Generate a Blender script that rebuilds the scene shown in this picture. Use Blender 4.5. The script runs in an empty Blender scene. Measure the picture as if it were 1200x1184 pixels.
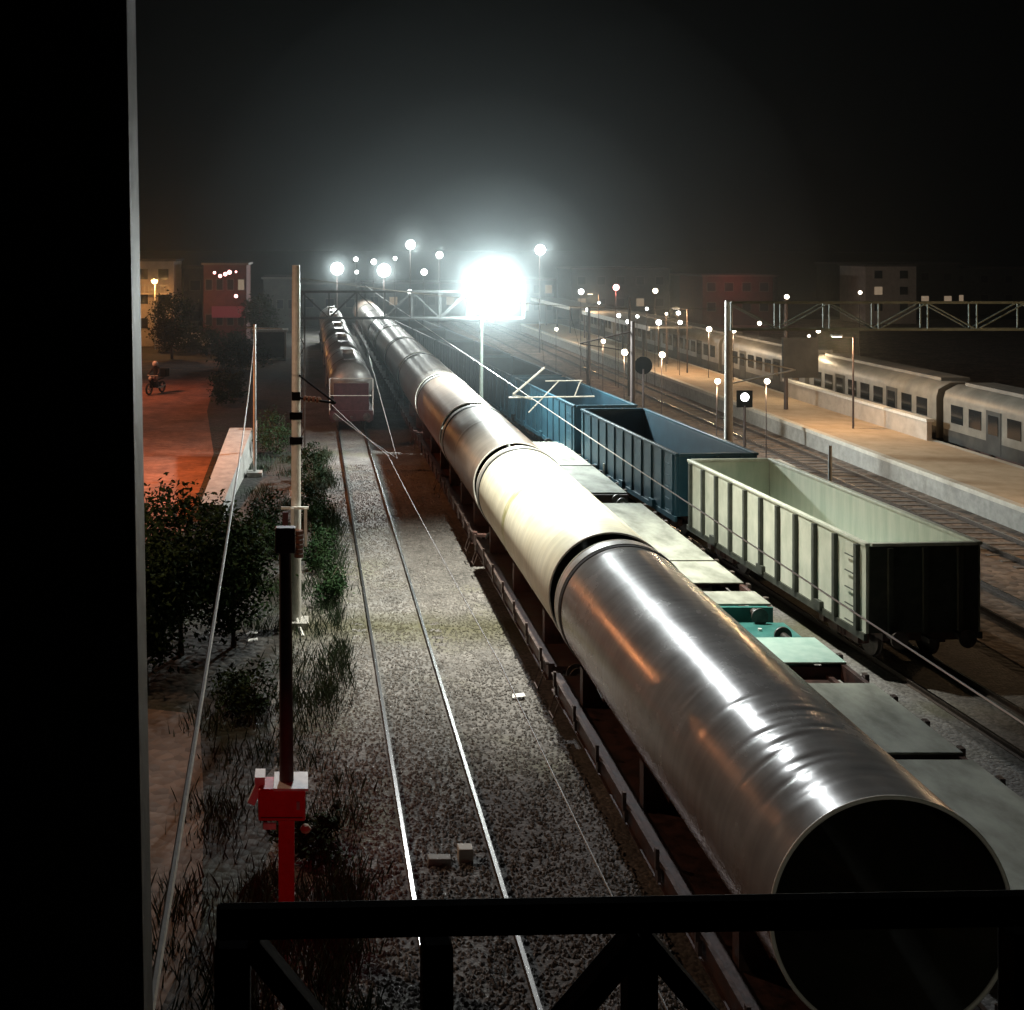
import bpy, bmesh, math, random
from mathutils import Vector, Matrix
random.seed(7)
sc = bpy.context.scene
col = sc.collection
H = 10.8            # eye height of the photographer on the footbridge, metres
R = math.radians

# ------------------------------------------------------------------ helpers
class MB:
    """collects simple shapes, then links them as one mesh object"""
    def __init__(s): s.v = []; s.f = []
    def add(s, vs, fs):
        n = len(s.v); s.v += [tuple(p) for p in vs]; s.f += [tuple(i + n for i in f) for f in fs]; return s
    def box(s, x0, x1, y0, y1, z0, z1):
        return s.add([(x0,y0,z0),(x1,y0,z0),(x1,y1,z0),(x0,y1,z0),(x0,y0,z1),(x1,y0,z1),(x1,y1,z1),(x0,y1,z1)],
                     [(0,3,2,1),(4,5,6,7),(0,1,5,4),(1,2,6,5),(2,3,7,6),(3,0,4,7)])
    def frame_of(s, a, b):
        a = Vector(a); b = Vector(b); d = (b - a).normalized()
        u = d.cross(Vector((0,0,1)))
        if u.length < 1e-3: u = Vector((1,0,0))
        u.normalize(); w = u.cross(d); return a, b, u, w
    def bar(s, a, b, w, h=None):
        h = h or w; a, b, u, t = s.frame_of(a, b); vs = []
        for p in (a, b):
            for i, j in ((-1,-1),(1,-1),(1,1),(-1,1)): vs.append(p + u*(i*w/2) + t*(j*h/2))
        return s.add(vs, [(3,2,1,0),(4,5,6,7),(0,1,5,4),(1,2,6,5),(2,3,7,6),(3,0,4,7)])
    def cyl(s, a, b, r, n=12, r2=None, caps=True):
        r2 = r if r2 is None else r2
        a, b, u, t = s.frame_of(a, b); vs = []
        for p, q in ((a, r), (b, r2)):
            for i in range(n):
                c = 2*math.pi*i/n; vs.append(p + u*(q*math.cos(c)) + t*(q*math.sin(c)))
        fs = [(i, (i+1) % n, n+(i+1) % n, n+i) for i in range(n)]
        if caps: fs += [tuple(range(n-1,-1,-1)), tuple(range(n, 2*n))]
        return s.add(vs, fs)
    def path(s, pts, r, n=8):
        pts = [Vector(p) for p in pts]; vs = []; m = len(pts)
        for k, p in enumerate(pts):
            d = (pts[min(k+1,m-1)] - pts[max(k-1,0)]).normalized()
            u = d.cross(Vector((0,0,1)))
            if u.length < 1e-3: u = Vector((1,0,0))
            u.normalize(); w = u.cross(d); q = r[k] if isinstance(r, list) else r
            for i in range(n):
                c = 2*math.pi*i/n; vs.append(p + u*(q*math.cos(c)) + w*(q*math.sin(c)))
        fs = [(k*n+i, k*n+(i+1) % n, (k+1)*n+(i+1) % n, (k+1)*n+i) for k in range(m-1) for i in range(n)]
        fs += [tuple(range(n-1,-1,-1)), tuple(range((m-1)*n, m*n))]
        return s.add(vs, fs)
    def lathe(s, prof, c, axis='y', n=48, closed=False):
        """prof = list of (radius, distance along the axis)"""
        vs = []; m = len(prof)
        for (r, t) in prof:
            for i in range(n):
                a = 2*math.pi*i/n; p, q = r*math.cos(a), r*math.sin(a)
                d = {'y': (p, t, q), 'z': (p, q, t), 'x': (t, p, q)}[axis]
                vs.append((c[0]+d[0], c[1]+d[1], c[2]+d[2]))
        fs = []
        for k in range(m if closed else m-1):
            a, b = k*n, ((k+1) % m)*n
            for i in range(n): fs.append((a+i, a+(i+1) % n, b+(i+1) % n, b+i))
        return s.add(vs, fs)
    def prism(s, poly, x0, x1):
        """poly in the (y,z) plane pushed from x0 to x1"""
        n = len(poly)
        vs = [(x0,)+tuple(p) for p in poly] + [(x1,)+tuple(p) for p in poly]
        return s.add(vs, [(i,(i+1) % n, n+(i+1) % n, n+i) for i in range(n)] + [tuple(range(n-1,-1,-1)), tuple(range(n,2*n))])
    def build(s, name, m, parent=None, loc=None, smooth=35, bevel=0):
        me = bpy.data.meshes.new(name); me.from_pydata(s.v, [], s.f); me.validate()
        bm = bmesh.new(); bm.from_mesh(me); bmesh.ops.recalc_face_normals(bm, faces=bm.faces); bm.to_mesh(me); bm.free()
        if m: me.materials.append(m)
        if smooth and len(me.polygons):
            me.shade_smooth(); me.set_sharp_from_angle(angle=R(smooth))
        o = bpy.data.objects.new(name, me); col.objects.link(o)
        if parent: o.parent = parent
        if loc: o.location = loc
        if bevel:
            b = o.modifiers.new('edge', 'BEVEL'); b.width = bevel; b.segments = 2; b.limit_method = 'ANGLE'
        return o

def tag(o, label=None, cat=None, group=None, kind=None):
    if label: o['label'] = label
    if cat: o['category'] = cat
    if group: o['group'] = group
    if kind: o['kind'] = kind
    return o
def thing(name, label, cat, loc=(0,0,0), rz=0, group=None):
    o = bpy.data.objects.new(name, None); col.objects.link(o); o.empty_display_size = .3
    o.location = loc; o.rotation_euler = (0,0,rz)
    return tag(o, label, cat, group)
def copy_tree(o, parent=None):
    c = o.copy(); col.objects.link(c)
    if parent: c.parent = parent
    for ch in list(o.children): copy_tree(ch, c)
    return c
def dup(o, loc, label, rz=None):
    c = copy_tree(o); c.location = loc; c['label'] = label
    if rz is not None: c.rotation_euler = (0,0,rz)
    return c

# ------------------------------------------------------------------ materials
def mat(name, c1, c2=None, rough=.7, metal=0., scale=3., stretch=(1,1,1), bump=0., bscale=None, detail=6, rvar=0., lo=.35, hi=.65, spec=.5):
    m = bpy.data.materials.new(name); m.use_nodes = True; nt = m.node_tree; b = nt.nodes['Principled BSDF']
    b.inputs['Roughness'].default_value = rough; b.inputs['Metallic'].default_value = metal
    b.inputs['Specular IOR Level'].default_value = spec
    b.inputs['Base Color'].default_value = (*c1, 1)
    tc = nt.nodes.new('ShaderNodeTexCoord'); mp = nt.nodes.new('ShaderNodeMapping'); mp.inputs['Scale'].default_value = stretch
    nt.links.new(tc.outputs['Object'], mp.inputs['Vector'])
    if c2:
        n = nt.nodes.new('ShaderNodeTexNoise'); n.inputs['Scale'].default_value = scale; n.inputs['Detail'].default_value = detail
        n.inputs['Roughness'].default_value = .62
        nt.links.new(mp.outputs[0], n.inputs['Vector'])
        r = nt.nodes.new('ShaderNodeValToRGB'); r.color_ramp.elements[0].position = lo; r.color_ramp.elements[1].position = hi
        r.color_ramp.elements[0].color = (*c1,1); r.color_ramp.elements[1].color = (*c2,1)
        nt.links.new(n.outputs['Fac'], r.inputs['Fac']); nt.links.new(r.outputs['Color'], b.inputs['Base Color'])
        if rvar:
            q = nt.nodes.new('ShaderNodeMapRange'); q.inputs['To Min'].default_value = max(.03, rough-rvar); q.inputs['To Max'].default_value = min(1, rough+rvar)
            q.inputs['From Min'].default_value = .3; q.inputs['From Max'].default_value = .7
            nt.links.new(n.outputs['Fac'], q.inputs['Value']); nt.links.new(q.outputs[0], b.inputs['Roughness'])
    if bump:
        n2 = nt.nodes.new('ShaderNodeTexNoise'); n2.inputs['Scale'].default_value = bscale or scale*3; n2.inputs['Detail'].default_value = 5
        nt.links.new(mp.outputs[0], n2.inputs['Vector'])
        bp = nt.nodes.new('ShaderNodeBump'); bp.inputs['Strength'].default_value = bump; bp.inputs['Distance'].default_value = .05
        nt.links.new(n2.outputs['Fac'], bp.inputs['Height']); nt.links.new(bp.outputs[0], b.inputs['Normal'])
    return m
def glow(name, c, s):
    m = bpy.data.materials.new(name); m.use_nodes = True; nt = m.node_tree; nt.nodes.clear()
    e = nt.nodes.new('ShaderNodeEmission'); e.inputs['Color'].default_value = (*c,1); e.inputs['Strength'].default_value = s
    o = nt.nodes.new('ShaderNodeOutputMaterial'); nt.links.new(e.outputs[0], o.inputs[0])
    try: m.cycles.emission_sampling = 'NONE'
    except Exception: pass
    return m

M = {}
def pipe_mat(name, c1, c2, rust, rough, metal, rvar, bump, rust_amt=.5, coat=0.):
    """steel plate: broad tone clouds, rolled streaks round the girth, rust gathering on the lower flank"""
    m = mat(name, c1, c2, rough=rough, metal=metal, scale=1.1, stretch=(1,.55,1), rvar=rvar, bump=bump, bscale=2.2, lo=.3, hi=.7)
    nt = m.node_tree; b = nt.nodes['Principled BSDF']
    link = [l for l in nt.links if l.to_socket == b.inputs['Base Color']][0]; src = link.from_socket
    tc = [n for n in nt.nodes if n.type == 'TEX_COORD'][0]
    sep = nt.nodes.new('ShaderNodeSeparateXYZ'); nt.links.new(tc.outputs['Object'], sep.inputs[0])
    mr = nt.nodes.new('ShaderNodeMapRange'); mr.inputs['From Min'].default_value = 1.15; mr.inputs['From Max'].default_value = -.5
    nt.links.new(sep.outputs['Z'], mr.inputs['Value'])
    n = nt.nodes.new('ShaderNodeTexNoise'); n.inputs['Scale'].default_value = .9; n.inputs['Detail'].default_value = 8
    nt.links.new(tc.outputs['Object'], n.inputs['Vector'])
    mu = nt.nodes.new('ShaderNodeMath'); mu.operation = 'MULTIPLY'; nt.links.new(mr.outputs[0], mu.inputs[0]); nt.links.new(n.outputs['Fac'], mu.inputs[1])
    m2 = nt.nodes.new('ShaderNodeMath'); m2.operation = 'MULTIPLY'; m2.use_clamp = True; m2.inputs[1].default_value = rust_amt*2; nt.links.new(mu.outputs[0], m2.inputs[0])
    mx = nt.nodes.new('ShaderNodeMixRGB'); mx.inputs['Color2'].default_value = (*rust,1)
    nt.links.new(m2.outputs[0], mx.inputs['Fac']); nt.links.new(src, mx.inputs['Color1'])
    # thin weld and roller marks running round the girth
    wv = nt.nodes.new('ShaderNodeTexNoise'); wv.inputs['Scale'].default_value = 1.; wv.inputs['Detail'].default_value = 4
    mp = nt.nodes.new('ShaderNodeMapping'); mp.inputs['Scale'].default_value = (.6,7,.6); nt.links.new(tc.outputs['Object'], mp.inputs[0]); nt.links.new(mp.outputs[0], wv.inputs['Vector'])
    rr = nt.nodes.new('ShaderNodeMapRange'); rr.inputs['From Min'].default_value = .35; rr.inputs['From Max'].default_value = .65; rr.inputs['To Min'].default_value = .86; rr.inputs['To Max'].default_value = 1.06
    nt.links.new(wv.outputs['Fac'], rr.inputs['Value'])
    mm = nt.nodes.new('ShaderNodeMixRGB'); mm.blend_type = 'MULTIPLY'; mm.inputs['Fac'].default_value = 1
    cb = nt.nodes.new('ShaderNodeCombineXYZ')
    for k in range(3): nt.links.new(rr.outputs[0], cb.inputs[k])
    nt.links.new(mx.outputs[0], mm.inputs['Color1']); nt.links.new(cb.outputs[0], mm.inputs['Color2'])
    nt.links.new(mm.outputs[0], b.inputs['Base Color'])
    return m
M['pipe_gloss'] = pipe_mat('bare_steel', (.27,.27,.26), (.40,.40,.385), (.22,.12,.075), .25, .30, .05, .04, .7)
M['pipe_cream'] = pipe_mat('cream_primer_steel', (.60,.59,.45), (.72,.71,.58), (.34,.22,.13), .50, .0, .06, .06, .40)
M['pipe_rust'] = pipe_mat('rust_steel', (.26,.19,.15), (.36,.29,.24), (.26,.10,.05), .40, .45, .06, .06, .9)
M['pipe_grey'] = pipe_mat('grey_steel', (.27,.235,.20), (.39,.345,.30), (.24,.12,.07), .38, .35, .05, .06, .6)
M['weld'] = mat('stained_weld_primer', (.30,.29,.13), (.62,.60,.42), rough=.5, scale=2.4)
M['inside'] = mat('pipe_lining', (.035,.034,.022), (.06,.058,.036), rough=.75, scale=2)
M['rim'] = mat('ground_steel_rim', (.72,.7,.62), (.82,.8,.73), rough=.35, scale=6)
M['band'] = mat('band_steel', (.38,.38,.36), (.52,.51,.48), rough=.4, metal=.3, scale=5)
M['black_gap'] = mat('rubber_seal', (.012,.012,.012), rough=.8)
M['wagon_frame'] = mat('wagon_frame_paint', (.035,.022,.02), (.10,.045,.035), rough=.55, scale=4, rvar=.15, bump=.15)
M['wagon_steel'] = mat('worn_wagon_steel', (.07,.05,.045), (.18,.13,.115), rough=.4, metal=.5, scale=7)
M['wheel'] = mat('wheel_steel', (.05,.045,.04), (.12,.1,.09), rough=.5, metal=.5, scale=5)
M['rail'] = mat('rail_steel', (.055,.04,.034), (.10,.075,.06), rough=.55, metal=.3, scale=9)
M['railhead'] = mat('polished_rail_head', (.5,.48,.46), (.6,.58,.55), rough=.20, metal=1., scale=9)
M['timber'] = mat('sleeper_concrete', (.10,.09,.085), (.17,.16,.15), rough=.85, scale=8)
M['pale_deck'] = mat('dusty_pale_deck', (.17,.175,.14), (.40,.41,.345), rough=.7, scale=1.5, stretch=(1,.5,1), bump=.1, detail=10)
M['teal'] = mat('teal_paint', (.02,.12,.11), (.04,.18,.16), rough=.5, scale=3)
M['mint'] = mat('mint_lit_deck', (.33,.50,.43), (.45,.60,.52), rough=.6, scale=3)  # greenish cast of the floodlight put into one pale deck plate
M['gond_pale'] = mat('pale_grey_green_paint', (.50,.54,.45), (.70,.72,.62), rough=.6, scale=2.2, stretch=(1,1,.5), bump=.08)
M['gond_inside'] = mat('pale_green_lining', (.50,.58,.46), (.68,.72,.60), rough=.75, scale=1.6, stretch=(1,2,.25))
M['rib_dark'] = mat('dark_rib_paint', (.03,.035,.028), (.06,.065,.05), rough=.6, scale=4)
M['blue'] = mat('blue_wagon_paint', (.008,.040,.062), (.016,.062,.085), rough=.5, scale=2, stretch=(1,.6,1))
M['blue_shaded'] = mat('shaded_blue_inside', (.006,.022,.034), (.01,.034,.05), rough=.5, scale=2)  # inside of the blue wagons: shade put into a darker blue
M['tank'] = mat('tank_paint', (.33,.32,.30), (.5,.49,.46), rough=.38, metal=.3, scale=2, rvar=.06)
M['maroon'] = mat('maroon_paint', (.04,.010,.013), (.075,.02,.024), rough=.5, scale=4)
M['white_metal'] = mat('white_painted_metal', (.62,.61,.57), (.78,.77,.72), rough=.45, scale=6)
M['portal_dark'] = mat('dark_portal_paint', (.03,.035,.035), (.06,.065,.065), rough=.6, scale=5)
M['portal_green'] = mat('grey_green_portal_paint', (.09,.12,.10), (.15,.18,.16), rough=.6, scale=5)
M['galv'] = mat('galvanised_steel', (.36,.37,.36), (.52,.52,.5), rough=.5, metal=.4, scale=5)
M['dark_steel'] = mat('dark_painted_steel', (.0025,.0025,.003), (.006,.006,.006), rough=.8, scale=9, bump=.05, spec=.04)
M['column_paint'] = mat('grey_column_paint', (.06,.057,.048), (.11,.105,.088), rough=.6, scale=8, bump=.06)
M['signal_dark'] = mat('signal_post_paint', (.045,.03,.028), (.07,.05,.045), rough=.6, scale=8)
M['red'] = mat('red_paint', (.52,.006,.018), (.62,.012,.025), rough=.45, scale=8)
M['wire'] = mat('bare_copper_wire', (.22,.21,.2), rough=.5, metal=.6)
M['wire_bright'] = mat('pale_wire', (.62,.62,.6), rough=.45, metal=.3)  # paler than the other wires, for one contact wire
M['white_cable'] = mat('pale_cable_sheath', (.62,.58,.5), (.8,.76,.68), rough=.55, scale=25)
M['insul'] = mat('brown_insulator', (.10,.035,.02), rough=.3)
M['concrete'] = mat('concrete', (.26,.25,.23), (.38,.36,.33), rough=.85, scale=2.5, bump=.15)
M['wall_pale'] = mat('pale_render', (.38,.33,.28), (.5,.44,.38), rough=.85, scale=1.5)
M['wall_red'] = mat('red_render', (.055,.016,.015), (.09,.026,.023), rough=.85, scale=1.5)
M['wall_dark'] = mat('dark_render', (.03,.03,.03), (.055,.055,.05), rough=.85, scale=1.5)
M['roof'] = mat('roof_sheet', (.07,.06,.055), (.12,.1,.09), rough=.7, scale=2)
M['glass'] = mat('dark_glass', (.015,.018,.02), rough=.12)
M['train_white'] = mat('train_white_paint', (.13,.124,.108), (.20,.19,.165), rough=.5, scale=1.2)
M['train_roof'] = mat('train_roof_grey', (.12,.115,.105), (.18,.17,.15), rough=.6, scale=1.2)
M['plat'] = mat('platform_paving', (.42,.31,.20), (.55,.42,.29), rough=.85, scale=.9, bump=.1)
M['plat_edge'] = mat('platform_edge_stone', (.5,.46,.4), (.62,.58,.5), rough=.8, scale=3)
M['bark'] = mat('bark', (.05,.038,.028), (.10,.08,.06), rough=.9, scale=9, bump=.3)
M['leaf'] = mat('dark_leaves', (.010,.020,.008), (.026,.044,.014), rough=.9, scale=1.7, spec=.08)
M['leaf2'] = mat('shrub_leaves', (.013,.034,.014), (.03,.058,.022), rough=.9, scale=1.9, spec=.1)
M['grass'] = mat('grass_blades', (.013,.034,.011), (.03,.05,.018), rough=.7, scale=1.2)
M['stone'] = mat('ballast_stone', (.10,.092,.085), (.26,.242,.225), rough=.8, scale=2.3, lo=.3, hi=.7, detail=9)
M['litter'] = mat('white_litter', (.75,.74,.72), rough=.7)
M['rubber'] = mat('tyre_rubber', (.015,.015,.015), rough=.8)
M['car_paint'] = mat('pale_car_paint', (.42,.43,.42), rough=.3)
M['cloth_dark'] = mat('dark_jacket', (.02,.02,.025), (.035,.03,.03), rough=.8, scale=9)
M['skin'] = mat('skin', (.35,.19,.13), rough=.55)
M['helmet'] = mat('white_helmet', (.55,.53,.5), rough=.3)
M['flood_glow'] = glow('floodlight_lens_lit', (.93,1.,1.), 60)
M['lamp_glow'] = glow('lamp_lens_lit', (.95,1.,.98), 14)
M['warm_glow'] = glow('warm_lamp_lit', (1.,.86,.66), 9)
M['red_glow'] = glow('pink_red_lamp_lit', (1.,.45,.42), 7)
M['orange_glow'] = glow('orange_lamp_lit', (1.,.60,.24), 9)
M['window_glow'] = glow('lit_window', (1.,.75,.5), .22)
M['redsign_glow'] = glow('red_lit_sign', (1.,.16,.17), .09)

# ground materials with coarse stones, stains and tracks of dirt
def ground_mat(name, dark, light, scale, moss=None, bumpd=.05):
    m = bpy.data.materials.new(name); m.use_nodes = True; nt = m.node_tree; b = nt.nodes['Principled BSDF']; b.inputs['Roughness'].default_value = .9
    tc = nt.nodes.new('ShaderNodeTexCoord')
    vo = nt.nodes.new('ShaderNodeTexVoronoi'); vo.inputs['Scale'].default_value = scale; nt.links.new(tc.outputs['Object'], vo.inputs['Vector'])
    rp = nt.nodes.new('ShaderNodeValToRGB'); rp.color_ramp.elements[0].color = (*dark,1); rp.color_ramp.elements[1].color = (*light,1)
    rp.color_ramp.elements[0].position = .1; rp.color_ramp.elements[1].position = .95
    sepc = nt.nodes.new('ShaderNodeSeparateColor'); nt.links.new(vo.outputs['Color'], sepc.inputs[0]); nt.links.new(sepc.outputs[0], rp.inputs['Fac'])
    big = nt.nodes.new('ShaderNodeTexNoise'); big.inputs['Scale'].default_value = .55; big.inputs['Detail'].default_value = 7; nt.links.new(tc.outputs['Object'], big.inputs['Vector'])
    mr = nt.nodes.new('ShaderNodeMapRange'); mr.inputs['From Min'].default_value = .3; mr.inputs['From Max'].default_value = .7; mr.inputs['To Min'].default_value = .55; mr.inputs['To Max'].default_value = 1.15
    nt.links.new(big.outputs['Fac'], mr.inputs['Value'])
    cb = nt.nodes.new('ShaderNodeCombineXYZ'); [nt.links.new(mr.outputs[0], cb.inputs[k]) for k in range(3)]
    mm = nt.nodes.new('ShaderNodeMixRGB'); mm.blend_type = 'MULTIPLY'; mm.inputs['Fac'].default_value = 1
    nt.links.new(rp.outputs[0], mm.inputs['Color1']); nt.links.new(cb.outputs[0], mm.inputs['Color2'])
    out = mm.outputs[0]
    if moss:
        n3 = nt.nodes.new('ShaderNodeTexNoise'); n3.inputs['Scale'].default_value = .35; n3.inputs['Detail'].default_value = 6; nt.links.new(tc.outputs['Object'], n3.inputs['Vector'])
        r3 = nt.nodes.new('ShaderNodeMapRange'); r3.inputs['From Min'].default_value = .52; r3.inputs['From Max'].default_value = .7; r3.inputs['To Max'].default_value = .8; nt.links.new(n3.outputs['Fac'], r3.inputs['Value'])
        mx = nt.nodes.new('ShaderNodeMixRGB'); mx.inputs['Color2'].default_value = (*moss,1); nt.links.new(r3.outputs[0], mx.inputs['Fac']); nt.links.new(out, mx.inputs['Color1']); out = mx.outputs[0]
    nt.links.new(out, b.inputs['Base Color'])
    bp = nt.nodes.new('ShaderNodeBump'); bp.inputs['Strength'].default_value = .9; bp.inputs['Distance'].default_value = bumpd
    inv = nt.nodes.new('ShaderNodeMath'); inv.operation = 'SUBTRACT'; inv.inputs[0].default_value = 1; nt.links.new(vo.outputs['Distance'], inv.inputs[1])
    nt.links.new(inv.outputs[0], bp.inputs['Height']); nt.links.new(bp.outputs[0], b.inputs['Normal'])
    return m
def shadow_band(m, y0, w, tint, amt):  # greenish shadow band across the tracks, mixed into the ground colour
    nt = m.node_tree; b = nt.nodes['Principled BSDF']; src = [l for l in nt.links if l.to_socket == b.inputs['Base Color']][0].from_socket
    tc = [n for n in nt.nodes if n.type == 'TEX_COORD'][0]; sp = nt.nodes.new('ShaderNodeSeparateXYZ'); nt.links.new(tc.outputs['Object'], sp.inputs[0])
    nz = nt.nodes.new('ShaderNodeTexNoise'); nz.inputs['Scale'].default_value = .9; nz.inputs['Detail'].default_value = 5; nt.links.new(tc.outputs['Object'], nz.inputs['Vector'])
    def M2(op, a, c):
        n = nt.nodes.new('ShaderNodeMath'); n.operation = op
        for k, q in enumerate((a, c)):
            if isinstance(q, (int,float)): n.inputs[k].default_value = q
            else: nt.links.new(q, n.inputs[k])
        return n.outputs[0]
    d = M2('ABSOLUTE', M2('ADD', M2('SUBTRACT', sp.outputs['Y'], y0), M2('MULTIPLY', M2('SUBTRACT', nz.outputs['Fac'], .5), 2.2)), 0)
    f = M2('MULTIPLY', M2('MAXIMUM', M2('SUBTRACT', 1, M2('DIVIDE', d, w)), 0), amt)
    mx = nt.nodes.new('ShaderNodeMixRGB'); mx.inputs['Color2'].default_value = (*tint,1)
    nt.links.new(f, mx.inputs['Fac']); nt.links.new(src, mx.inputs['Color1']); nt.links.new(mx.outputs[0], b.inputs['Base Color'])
shadow_band(M['stone'], 33.6, 1.9, (.075,.07,.03), .85)
M['g_soil'] = ground_mat('yard_soil', (.018,.016,.013), (.046,.039,.032), 5, (.016,.028,.011))
M['g_ballast'] = ground_mat('ballast', (.122,.113,.105), (.23,.215,.20), 14, (.13,.125,.075), .018)
shadow_band(M['g_ballast'], 33.6, 1.9, (.075,.07,.03), .85)
M['g_road'] = ground_mat('red_dirt', (.19,.085,.05), (.27,.125,.08), 3, None, .02)  # red dirt, with the street lamps' orange also put into its colour
M['g_path'] = ground_mat('tan_dirt', (.11,.078,.058), (.18,.125,.092), 4, None, .03)
M['g_yard'] = ground_mat('brown_yard', (.10,.075,.06), (.24,.18,.14), 4, None, .04)

# ------------------------------------------------------------------ the setting
def sheet(name, m, pts, z, sub=0):
    b = MB(); b.add([(x,y,z) for x,y in pts], [tuple(range(len(pts)))])
    o = b.build(name, m, smooth=0); o['kind'] = 'structure'; return o
sheet('ground', M['g_soil'], [(-900,-60),(900,-60),(900,2500),(-900,2500)], 0)
def xg(y): return 15.45 - .06*(y-30)     # centre line of the slightly angled right-hand goods track
# ballast bed: a long strip whose surface heaves a little
def ballast_bed():
    b = MB(); ys = [-6 + 1.2*i for i in range(150)]; xs = [-.6 + .45*i for i in range(42)]
    for y in ys:
        for i, x in enumerate(xs):
            z = .012 + .05*math.exp(-((x-2.48)/1.3)**2) + random.uniform(-.006,.02)
            if i == 0: x += random.uniform(-.35,.25); z = .004
            b.v.append((x,y,z))
    n = len(xs)
    for j in range(len(ys)-1):
        for i in range(n-1): b.f.append((j*n+i, j*n+i+1, (j+1)*n+i+1, (j+1)*n+i))
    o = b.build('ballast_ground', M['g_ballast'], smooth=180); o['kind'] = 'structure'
ballast_bed()
sheet('yard_ground', M['g_yard'], [(18.3,-6),(120,-6),(120,175),(18.3,175)], .02)
sheet('road', M['g_road'], [(-16.5,38),(-4.6,38),(-4.9,62),(-6.6,78),(-8.2,112),(-17,112)], .012)
sheet('path', M['g_path'], [(-4.2,14),(-2.6,14),(-1.7,19),(-2.0,23),(-2.5,27.5),(-4.4,28)], .012)

# loose ballast stones lying on the bed (nobody could count them)
def stones():
    b = MB()
    base = [(1,0,0),(-1,0,0),(0,1,0),(0,-1,0),(0,0,1),(0,0,-.6)]
    fs = [(0,2,4),(2,1,4),(1,3,4),(3,0,4),(2,0,5),(1,2,5),(3,1,5),(0,3,5)]
    for _ in range(52000):
        t = random.random(); y = 12.5 + 46*t**1.8; x = random.uniform(-.7, 5.6)
        if x < .2 and random.random() < .45: continue
        if min(abs(x-1.73), abs(x-3.23)) < .09: continue
        r = random.uniform(.018,.045)*(1.1 if y < 25 else 1); a = random.uniform(0,6.28); c, s = math.cos(a), math.sin(a)
        sx, sy, sz = r*random.uniform(.7,1.3), r*random.uniform(.7,1.3), r*random.uniform(.5,.9)
        z = .03 + .05*math.exp(-((x-2.48)/1.3)**2)
        b.add([(x+(px*sx*c-py*sy*s)+random.uniform(-.2,.2)*r, y+(px*sx*s+py*sy*c)+random.uniform(-.2,.2)*r, z+pz*sz) for px,py,pz in base], fs)
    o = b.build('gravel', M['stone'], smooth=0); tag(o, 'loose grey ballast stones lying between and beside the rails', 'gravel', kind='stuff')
stones()
def grass():
    b = MB()
    def blades(n, xf, yf, h0, h1):
        for _ in range(n):
            y = yf(); x = xf(y); h = random.uniform(h0,h1); a = random.uniform(0,6.28); w = random.uniform(.008,.02)
            dx, dy = math.cos(a)*w, math.sin(a)*w; lx, ly = random.uniform(-.5,.5)*h, random.uniform(-.5,.5)*h
            b.add([(x-dx,y-dy,0),(x+dx,y+dy,0),(x+lx*.5+dx*.6,y+ly*.5+dy*.6,h*.6),(x+lx,y+ly,h)], [(0,1,2),(0,2,3)])
    clumps = [(random.uniform(-2.4,1.0), random.uniform(15,60)) for _ in range(120)]
    for cx, cy in clumps:
        if -.9 < cx < .4 and 20 < cy < 26 and random.random() < .5: continue
        blades(85, lambda y: random.gauss(cx,.28), lambda: random.gauss(cy,.45), .12, .42)
    for cx, cy in [(random.uniform(.2,1.05), random.uniform(27,62)) for _ in range(75)]:
        blades(75, lambda y: random.gauss(cx,.16), lambda: random.gauss(cy,.5), .12, .5)
    for cx, cy in [(random.uniform(-1.5,.9), random.uniform(14,20.5)) for _ in range(42)]:
        blades(120, lambda y: random.gauss(cx,.2), lambda: random.gauss(cy,.3), .1, .4)
    o = b.build('grass', M['grass'], smooth=0); tag(o, 'rough dark green grass along the ballast edge', 'grass', kind='stuff')
grass()

# ------------------------------------------------------------------ railway tracks
def rail_mesh(x, pts, head):
    """rail profile swept along pts; head=True gives the polished running surface only"""
    prof = [(-.036,.172),(.036,.172),(.036,.135),(.012,.12),(.012,.05),(.07,.03),(.07,.015),(-.07,.015),(-.07,.03),(-.012,.05),(-.012,.12),(-.036,.135)]
    if head: prof = [(-.033,.1725),(.033,.1725),(.033,.176),(-.033,.176)]
    b = MB(); n = len(prof)
    for (px, py) in pts:
        for (dx, dz) in prof: b.v.append((px+x+dx, py, dz))
    for k in range(len(pts)-1):
        for i in range(n): b.f.append((k*n+i, k*n+(i+1) % n, (k+1)*n+(i+1) % n, (k+1)*n+i))
    return b
def track(label, pts, sleepers=None):
    t = thing('railway_track', label, 'railway track')
    for s in (-.75,.75):
        r = rail_mesh(s, pts, False).build('rail', M['rail'], t, smooth=0)
        rail_mesh(s, pts, True).build('running_surface', M['railhead'], r, smooth=0)
    if sleepers:
        b = MB()
        for k in range(sleepers[2]):
            y = sleepers[0] + (sleepers[1]-sleepers[0])*k/sleepers[2]
            x = pts[0][0] + (pts[-1][0]-pts[0][0])*(y-pts[0][1])/(pts[-1][1]-pts[0][1])
            b.box(x-1.25,x+1.25,y-.12,y+.12,-.1,.045)
        o = b.build('sleepers', M['timber'], t); o['kind'] = 'stuff'
    return t
def line(x, y0=-6, y1=190, n=30): return [(x, y0+(y1-y0)*i/n) for i in range(n+1)]
track('empty railway track with polished rails left of the pipe train', line(2.48), (13,70,95))
track('railway track under the wagons carrying the large steel pipes', line(6.98))
track('railway track under the low pale flat wagons', line(11.0, 5))
track('angled railway track under the open-topped goods wagons', [(xg(y), y) for y in range(0,161,8)])
track('bare track just beyond the open-topped wagons', line(20.6, 10), (40,120,100))
track('bare track with shiny rails along the near platform edge', line(24.9, 10), (40,120,100))
track('track under the white passenger train', line(33.6, 10))

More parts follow.
